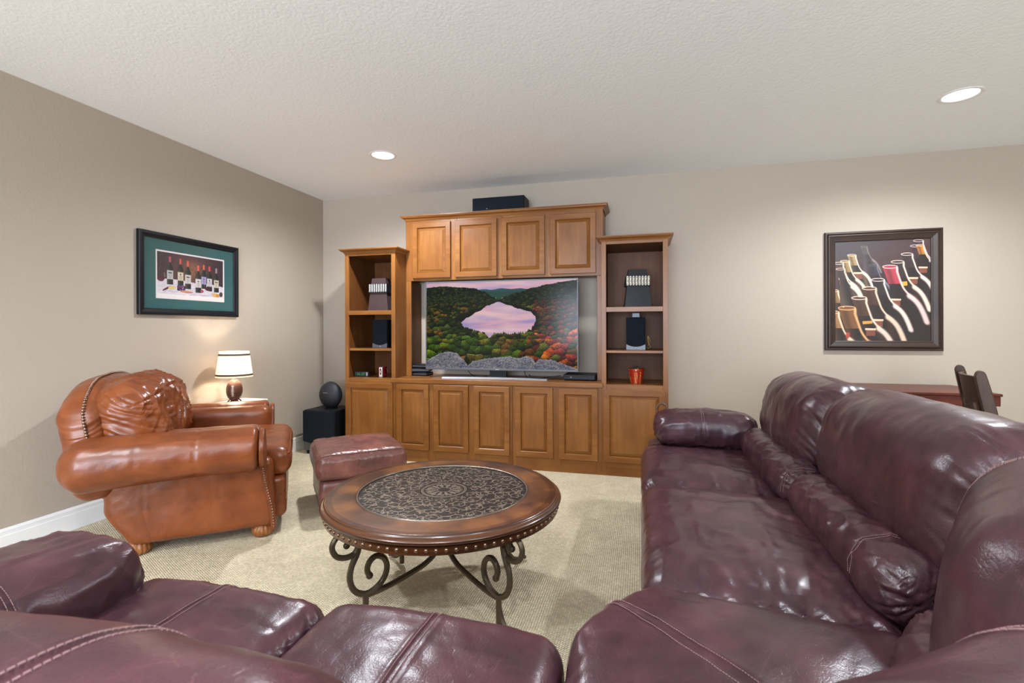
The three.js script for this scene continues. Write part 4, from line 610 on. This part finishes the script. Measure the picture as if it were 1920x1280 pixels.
// ---------------------------------------------------------------- dining table and chair behind the sofa
{
  const x0 = 1.15, x1 = 2.345, z0 = -4.60, z1 = -4.03, t = thing('dining_table', 'red-brown wooden dining table against the back wall behind the sofa', 'table', [(x0 + x1) / 2, 0, (z0 + z1) / 2]);
  part(t, 'table_top', [box(x0, x1, .738, .757, z0, z1, 'x', .005), box(x0 + .008, x1 - .008, .672, .7375, z0 + .008, z1 - .008, 'x', .004)], M.mahog);
  part(t, 'apron', [box(x0 + .06, x1 - .06, .635, .6715, z1 - .08, z1 - .06, 'x'), box(x0 + .06, x1 - .06, .635, .6715, z0 + .05, z0 + .07, 'x'), box(x0 + .05, x0 + .07, .635, .6715, z0 + .07, z1 - .08, 'x'), box(x1 - .07, x1 - .05, .635, .6715, z0 + .07, z1 - .08, 'x')], M.mahog);
  for (const [x, z] of [[x0 + .08, z0 + .09], [x1 - .09, z0 + .09], [x0 + .08, z1 - .09], [x1 - .09, z1 - .09]]) part(t, 'leg', box(x - .035, x + .035, .0005, .6715, z - .035, z + .035, 'y', .005), M.mahog);
  // chair: local x = forwards, z across; back posts at x = 0
  const a = [1.886, -3.552], b = [1.72, -3.05], dx = b[0] - a[0], dz = b[1] - a[1], half = Math.hypot(dx, dz) / 2, c = thing('dining_chair', 'dark wooden slat-back chair standing at the dining table behind the sofa', 'chair', [(a[0] + b[0]) / 2, 0, (a[1] + b[1]) / 2], Math.atan2(dx, dz), false), hw = half - .02;
  const post = s => { const sh = new THREE.Shape(); sh.moveTo(-.0, 0); sh.lineTo(.04, 0); sh.bezierCurveTo(.065, .3, .07, .42, .062, .5); sh.bezierCurveTo(.042, .7, .012, .85, -.016, .955); sh.bezierCurveTo(-.022, .985, -.05, .985, -.052, .95); sh.bezierCurveTo(-.03, .8, .01, .65, .022, .48); sh.bezierCurveTo(.03, .35, .01, .2, 0, 0); const g = new THREE.ExtrudeGeometry(sh, { depth: .034, bevelEnabled: true, bevelSize: .004, bevelThickness: .004, bevelSegments: 2, curveSegments: 14 }); g.translate(0, 0, s * hw - .017); return boxUV(g, 'y'); };
  for (const s of [1, -1]) part(c, 'back_post', post(s), M.dark);
  const bx = y => y > .5 ? mix(.045, -.028, (y - .5) / .45) : .045;
  const curved = (y0, y1, th, bow) => { const n = 16, Q = [], f = (u, y, o) => [bx(y) - bow * 4 * u * (1 - u) + o, y, mix(-hw + .015, hw - .015, u)]; for (let i = 0; i < n; i++) { const u = i / n, v = (i + 1) / n; Q.push([f(u, y0, 0), f(u, y1, 0), f(v, y1, 0), f(v, y0, 0)].reverse(), [f(u, y0, th), f(u, y1, th), f(v, y1, th), f(v, y0, th)], [f(u, y1, 0), f(u, y1, th), f(v, y1, th), f(v, y1, 0)].reverse(), [f(u, y0, 0), f(u, y0, th), f(v, y0, th), f(v, y0, 0)]); } return flatQuads(Q); };
  part(c, 'top_rail', curved(.80, .945, .02, .045), M.dark); part(c, 'middle_rail', curved(.70, .735, .018, .045), M.dark); part(c, 'lower_rail', curved(.52, .56, .018, .045), M.dark);
  for (let i = 0; i < 4; i++) { const u = .2 + i * .2, z = mix(-hw, hw, u), o = -.045 * 4 * u * (1 - u); const g = box(-.007, .007, .55, .81, -.02, .02, 'y', .002); const p = g.attributes.position; for (let k = 0; k < p.count; k++) { const y = p.getY(k); p.setX(k, p.getX(k) + bx(y) + o + .009); p.setZ(k, p.getZ(k) + z); } part(c, 'slat', g, M.dark); }
  part(c, 'seat', box(.03, .46, .43, .465, -half, half, 'x', .012), M.dark);
  for (const s of [1, -1]) part(c, 'front_leg', box(.40, .44, .0005, .43, s * hw - .02, s * hw + .02, 'y', .004), M.dark);
  part(c, 'stretcher', [box(.05, .41, .2, .225, hw - .01, hw + .01, 'x'), box(.05, .41, .2, .225, -hw - .01, -hw + .01, 'x')], M.dark);
}
// ---------------------------------------------------------------- framed pictures
{
  const still = canvasTex(1200, 720, (c, w, h) => {       // wine bottles on a white cloth
    const r = rng(611); c.fillStyle = '#efe9e6'; c.fillRect(0, 0, w, h); const X0 = 30, Y0 = 30, X1 = w - 30, Y1 = h - 78; c.save(); c.beginPath(); c.rect(X0, Y0, X1 - X0, Y1 - Y0); c.clip();
    let g = c.createRadialGradient(w * .5, h * .35, 30, w * .5, h * .4, w * .5); g.addColorStop(0, '#8a6040'); g.addColorStop(.35, '#503030'); g.addColorStop(1, '#2c1c24'); c.fillStyle = g; c.fillRect(0, 0, w, h);
    for (let i = 0; i < 500; i++) { c.fillStyle = ['rgba(120,80,60,.10)', 'rgba(40,25,35,.14)', 'rgba(90,50,50,.10)'][i % 3]; c.beginPath(); c.ellipse(r() * w, r() * h * .7, 10 + r() * 40, 6 + r() * 18, r() * 3, 0, 7); c.fill(); }
    c.fillStyle = '#d8d2da'; c.beginPath(); c.moveTo(0, h * .60); c.quadraticCurveTo(w * .3, h * .55, w * .55, h * .62); c.quadraticCurveTo(w * .8, h * .58, w, h * .66); c.lineTo(w, h); c.lineTo(0, h); c.fill();
    for (let i = 0; i < 140; i++) { c.strokeStyle = ['rgba(255,255,255,.4)', 'rgba(150,145,170,.3)', 'rgba(190,180,190,.4)'][i % 3]; c.lineWidth = 3 + r() * 10; const x = r() * w, y = h * .64 + r() * h * .3; c.beginPath(); c.moveTo(x, y); c.quadraticCurveTo(x + 40, y + r() * 30 - 10, x + 70 + r() * 90, y + r() * 50 - 30); c.stroke(); }
    const bottle = (x, y, s, cap, lab, extra) => { c.save(); c.translate(x, y); c.scale(s, s); let q = c.createLinearGradient(-50, 0, 50, 0); q.addColorStop(0, '#0c120e'); q.addColorStop(.3, '#2c3a2c'); q.addColorStop(.5, '#10180f'); q.addColorStop(1, '#060806'); c.fillStyle = q; c.beginPath(); c.moveTo(-50, 0); c.lineTo(-50, -230); c.bezierCurveTo(-50, -290, -17, -290, -17, -340); c.lineTo(-17, -420); c.lineTo(17, -420); c.lineTo(17, -340); c.bezierCurveTo(17, -290, 50, -290, 50, -230); c.lineTo(50, 0); c.fill(); c.fillStyle = cap; c.fillRect(-19, -425, 38, 88); c.fillStyle = 'rgba(255,255,255,.35)'; c.fillRect(-9, -420, 6, 78); c.fillStyle = lab; c.fillRect(-50, -215, 100, 135); c.strokeStyle = 'rgba(60,50,50,.8)'; c.lineWidth = 3; c.strokeRect(-44, -209, 88, 123); c.fillStyle = 'rgba(60,50,60,.75)'; for (let k = 0; k < 4; k++) c.fillRect(-32 + k * 3, -150 + k * 15, 64 - k * 6, 5); if (extra === 0) { c.beginPath(); c.arc(0, -178, 15, 0, 7); c.fill(); } else if (extra === 1) { c.fillRect(-30, -190, 60, 24); } else { c.beginPath(); c.moveTo(-32, -168); c.quadraticCurveTo(0, -205, 32, -168); c.lineTo(5, -172); c.lineTo(5, -155); c.lineTo(-5, -155); c.lineTo(-5, -172); c.fill(); } c.fillStyle = 'rgba(255,255,255,.25)'; c.fillRect(-38, -250, 7, 235); c.restore(); };
    bottle(230, 500, .98, '#a03848', '#c2c8c4', 1); bottle(400, 505, .96, '#b84040', '#d8cdb0', 0); bottle(525, 545, 1.02, '#c8503c', '#d9d4cc', 1); bottle(805, 520, .9, '#d06038', '#a9a4cc', 2); bottle(910, 550, .95, '#c03c44', '#d4d2d4', 0); bottle(705, 590, 1.02, '#d05038', '#dcd8d4', 2); bottle(1040, 560, .93, '#9a8090', '#d6cfb6', 1);
    const glass = (x, y, s) => { c.save(); c.translate(x, y); c.scale(s, s); c.strokeStyle = 'rgba(230,225,235,.85)'; c.lineWidth = 4; c.beginPath(); c.moveTo(-52, -190); c.bezierCurveTo(-75, -110, -60, -60, 0, -52); c.bezierCurveTo(60, -60, 75, -110, 52, -190); c.stroke(); c.fillStyle = 'rgba(70,12,30,.92)'; c.beginPath(); c.moveTo(-63, -125); c.bezierCurveTo(-64, -80, -40, -56, 0, -55); c.bezierCurveTo(40, -56, 64, -80, 63, -125); c.fill(); c.beginPath(); c.moveTo(0, -52); c.lineTo(0, 0); c.moveTo(-36, 4); c.quadraticCurveTo(0, -8, 36, 4); c.stroke(); c.restore(); };
    glass(85, 520, 1.0); glass(870, 590, .82);
    for (let i = 0; i < 70; i++) { c.fillStyle = ['#3c1c48', '#54285c', '#6c3a74', '#2a1234'][i % 4]; c.beginPath(); c.arc(350 + r() * 130, 500 + r() * 75, 11, 0, 7); c.fill(); c.fillStyle = 'rgba(255,255,255,.3)'; c.beginPath(); c.arc(346 + r() * 130, 497 + r() * 75, 3, 0, 7); c.fill(); }
    const lump = (x, y, a, b, rot, f) => { c.fillStyle = f; c.beginPath(); c.ellipse(x, y, a, b, rot, 0, 7); c.fill(); }; lump(500, 590, 110, 17, .05, '#b86a3a'); lump(500, 585, 100, 9, .05, '#d99a66'); lump(180, 560, 80, 15, -.5, '#5a2428'); lump(260, 545, 60, 26, -.1, '#dcc477'); lump(1030, 610, 80, 34, .1, '#ddb46a'); lump(1060, 615, 34, 26, 0, '#d08a4c'); lump(1130, 590, 34, 40, 0, '#3a3436'); lump(770, 560, 30, 26, 0, '#b0405a');
    c.restore();
  });
  const t = thing('framed_picture', 'black-framed print of wine bottles with a green mat on the left wall', 'picture', [XL + .002, 1.605, -3.015], Math.PI / 2, false), w = .855, h = .585;
  part(t, 'frame', frameSweep([[0, 0], [0, .022], [.004, .027], [.016, .027], [.020, .022], [.040, .018], [.046, .010]], -w / 2, w / 2, -h / 2, h / 2), phy(new THREE.Color(.008, .008, .009), .45, { specularIntensity: .4 }));
  part(t, 'backing', box(-w / 2 + .01, w / 2 - .01, -h / 2 + .01, h / 2 - .01, .001, .004, 'x', 0), M.black);
  const iw = w - .092, ih = h - .092, mw = .085, mat = new THREE.Shape([[-iw / 2, -ih / 2], [iw / 2, -ih / 2], [iw / 2, ih / 2], [-iw / 2, ih / 2]].map(p => new THREE.Vector2(...p))); mat.holes.push(new THREE.Path([[-iw / 2 + mw, -ih / 2 + .072], [-iw / 2 + mw, ih / 2 - .072], [iw / 2 - mw, ih / 2 - .072], [iw / 2 - mw, -ih / 2 + .072]].map(p => new THREE.Vector2(...p))));
  part(t, 'mat', new THREE.ExtrudeGeometry(mat, { depth: .002, bevelEnabled: false }).translate(0, 0, .0065), std(new THREE.Color(.022, .085, .083), .8));
  part(t, 'print', new THREE.PlaneGeometry(iw - 2 * mw + .004, ih - .14).translate(0, 0, .0055), std(new THREE.Color(.74, .72, .72), .6, { map: still }));
  part(t, 'glass', new THREE.PlaneGeometry(iw + .006, ih + .006).translate(0, 0, .0098), phy(0xffffff, .03, { transmission: 1, thickness: 0, ior: 1.3 }));

  const necks = canvasTex(1024, 1100, (c, w, h) => {      // photograph of bottle necks in a rack
    const r = rng(733); let g = c.createLinearGradient(0, 0, w * .6, h); g.addColorStop(0, '#3c3a3e'); g.addColorStop(.5, '#4a3032'); g.addColorStop(1, '#241a18'); c.fillStyle = g; c.fillRect(0, 0, w, h);
    c.fillStyle = 'rgba(30,26,28,.5)'; c.fillRect(w * .35, h * .3, w * .4, h * .4);
    const neck = (x, y, s, body, cap, rim, blur) => { c.save(); c.translate(x, y); c.scale(s, s); c.globalAlpha = blur ? .5 : 1; c.transform(1, 0, .28, 1, 0, 0);
      let q = c.createLinearGradient(-120, 0, 200, 0); q.addColorStop(0, body); q.addColorStop(.5, '#1c1412'); q.addColorStop(.75, body); q.addColorStop(1, '#181210'); c.fillStyle = q; c.beginPath(); c.moveTo(-80, 0); c.lineTo(-70, 220); c.bezierCurveTo(-80, 330, -160, 400, -190, 700); c.lineTo(230, 700); c.bezierCurveTo(210, 420, 90, 340, 70, 220); c.lineTo(80, 0); c.fill();
      q = c.createLinearGradient(-84, 0, 84, 0); q.addColorStop(0, cap); q.addColorStop(.35, '#2a1c18'); q.addColorStop(.6, cap); q.addColorStop(1, cap); c.globalAlpha *= .95; c.fillStyle = cap; c.beginPath(); c.moveTo(-84, 0); c.lineTo(-72, 200); c.lineTo(72, 200); c.lineTo(84, 0); c.fill(); c.globalAlpha *= .45; c.fillStyle = q; c.fill(); c.globalAlpha = blur ? .5 : 1;
      c.lineCap = 'round'; const hl = (w1, w2, a) => { c.globalAlpha = a * (blur ? .5 : 1); c.strokeStyle = rim; c.lineWidth = w1; c.beginPath(); c.moveTo(76, 14); c.lineTo(62, 60); c.lineTo(72, 215); c.bezierCurveTo(84, 300, 130, 330, 165, 380); c.stroke(); c.lineWidth = w2; c.beginPath(); c.moveTo(120, 345); c.bezierCurveTo(190, 400, 215, 470, 225, 640); c.stroke(); };
      hl(34, 84, .22); hl(26, 68, .4); hl(18, 50, .75); hl(9, 30, .8);
      for (let i = 0; i < 90; i++) { c.globalAlpha = .22; c.fillStyle = i % 2 ? '#b98f74' : '#fff4ea'; const t = r(); c.fillRect(mix(120, 222, Math.sqrt(t)) + (r() - .5) * 44, mix(345, 640, t), 3, 3); }
      c.globalAlpha = blur ? .4 : .9; c.strokeStyle = rim; c.lineWidth = 9; c.beginPath(); c.ellipse(0, 2, 82, 18, 0, 0, 7); c.stroke(); c.fillStyle = cap; c.globalAlpha *= .9; c.beginPath(); c.ellipse(0, 4, 70, 12, 0, 0, 7); c.fill(); c.restore(); };
    const peg = (x, y, s) => { c.fillStyle = '#e7c7ac'; c.beginPath(); c.moveTo(x, y); c.lineTo(x + 120 * s, y + 4); c.lineTo(x + 115 * s, y + 26 * s); c.lineTo(x, y + 22 * s); c.fill(); c.fillStyle = '#7a4838'; c.fillRect(x + 10 * s, y + 24 * s, 100 * s, 62 * s); };
    neck(320, 60, .45, '#5a5a62', '#66645f', '#8d8a84', 1); neck(420, 270, .55, '#2c2c34', '#3a3c4c', '#8a8ea0', 1); neck(900, 20, .62, '#2c1e24', '#3a2a30', '#e6d2cc', 0);
    neck(185, 150, .58, '#6a5a48', '#a58a5c', '#e9dcc8', 0); peg(205, 340, .9); neck(110, 215, .62, '#54443a', '#a0804c', '#ead9c6', 0); neck(40, 235, .66, '#3a302c', '#4a3a34', '#f0dccb', 0); peg(40, 400, .9);
    neck(870, 75, .66, '#2e2026', '#403038', '#e2cfd6', 0); neck(915, 70, .5, '#2a1c1c', '#c47c34', '#ecd8c8', 0); peg(900, 300, .8); neck(780, 160, .74, '#2a1e22', '#372a2e', '#eddccf', 0); peg(790, 410, .9);
    neck(680, 240, .82, '#3a2620', '#2c2424', '#efdcc8', 0); c.fillStyle = '#d0a030'; c.beginPath(); c.moveTo(690, 460); c.lineTo(780, 455); c.lineTo(785, 500); c.lineTo(700, 508); c.fill(); neck(600, 290, .95, '#241a1c', '#b03c4c', '#ecccc8', 0); peg(610, 640, .9); peg(530, 740, .9);
    neck(-20, 540, .7, '#6a4a30', '#8a6a44', '#f2dcc0', 0); neck(60, 300, .6, '#54443a', '#3c302c', '#eed8c4', 0);
    neck(470, 430, .86, '#241c1e', '#2a2424', '#eed9d0', 0); neck(375, 520, .94, '#3a241c', '#4a3020', '#edd0b8', 0); peg(410, 860, 1); neck(265, 625, 1.0, '#3c261c', '#4c3424', '#f0d6c4', 0); peg(330, 960, 1); neck(130, 735, 1.15, '#6a4226', '#7c522c', '#eab27c', 0);
    c.fillStyle = '#d79a3c'; c.beginPath(); c.moveTo(300, 885); c.lineTo(410, 880); c.lineTo(412, 910); c.lineTo(306, 918); c.fill(); neck(-30, 780, .9, '#7a5634', '#a0744a', '#f2d8ba', 0); c.fillStyle = '#b04432'; c.beginPath(); c.ellipse(140, 1040, 22, 34, .2, 0, 7); c.fill();
  });
  const q = thing('framed_picture', 'square brown-framed photo of wine bottle necks on the back wall', 'picture', [1.882, 1.508, ZB + .002], 0, false), W2 = .825, H2 = .972;
  part(q, 'frame', [frameSweep([[0, 0], [0, .020], [.004, .026], [.014, .028], [.020, .022], [.026, .030], [.034, .032]], -W2 / 2, W2 / 2, -H2 / 2, H2 / 2), frameSweep([[.034, .032], [.038, .027], [.066, .018], [.070, .020], [.078, .016], [.080, .006]], -W2 / 2, W2 / 2, -H2 / 2, H2 / 2)], phy(new THREE.Color(.62, .5, .42), .5, { map: rep(T.dark, 1) }));
  part(q, 'backing', box(-W2 / 2 + .01, W2 / 2 - .01, -H2 / 2 + .01, H2 / 2 - .01, .001, .006, 'x', 0), M.black);
  part(q, 'print', new THREE.PlaneGeometry(W2 - .158, H2 - .158).translate(0, 0, .0075), std(new THREE.Color(.8, .76, .72), .5, { map: necks }));
  part(q, 'glass', new THREE.PlaneGeometry(W2 - .158, H2 - .158).translate(0, 0, .0105), phy(0xffffff, .03, { transmission: 1, thickness: 0, ior: 1.3 }));
}
renderer.render(scene, camera);
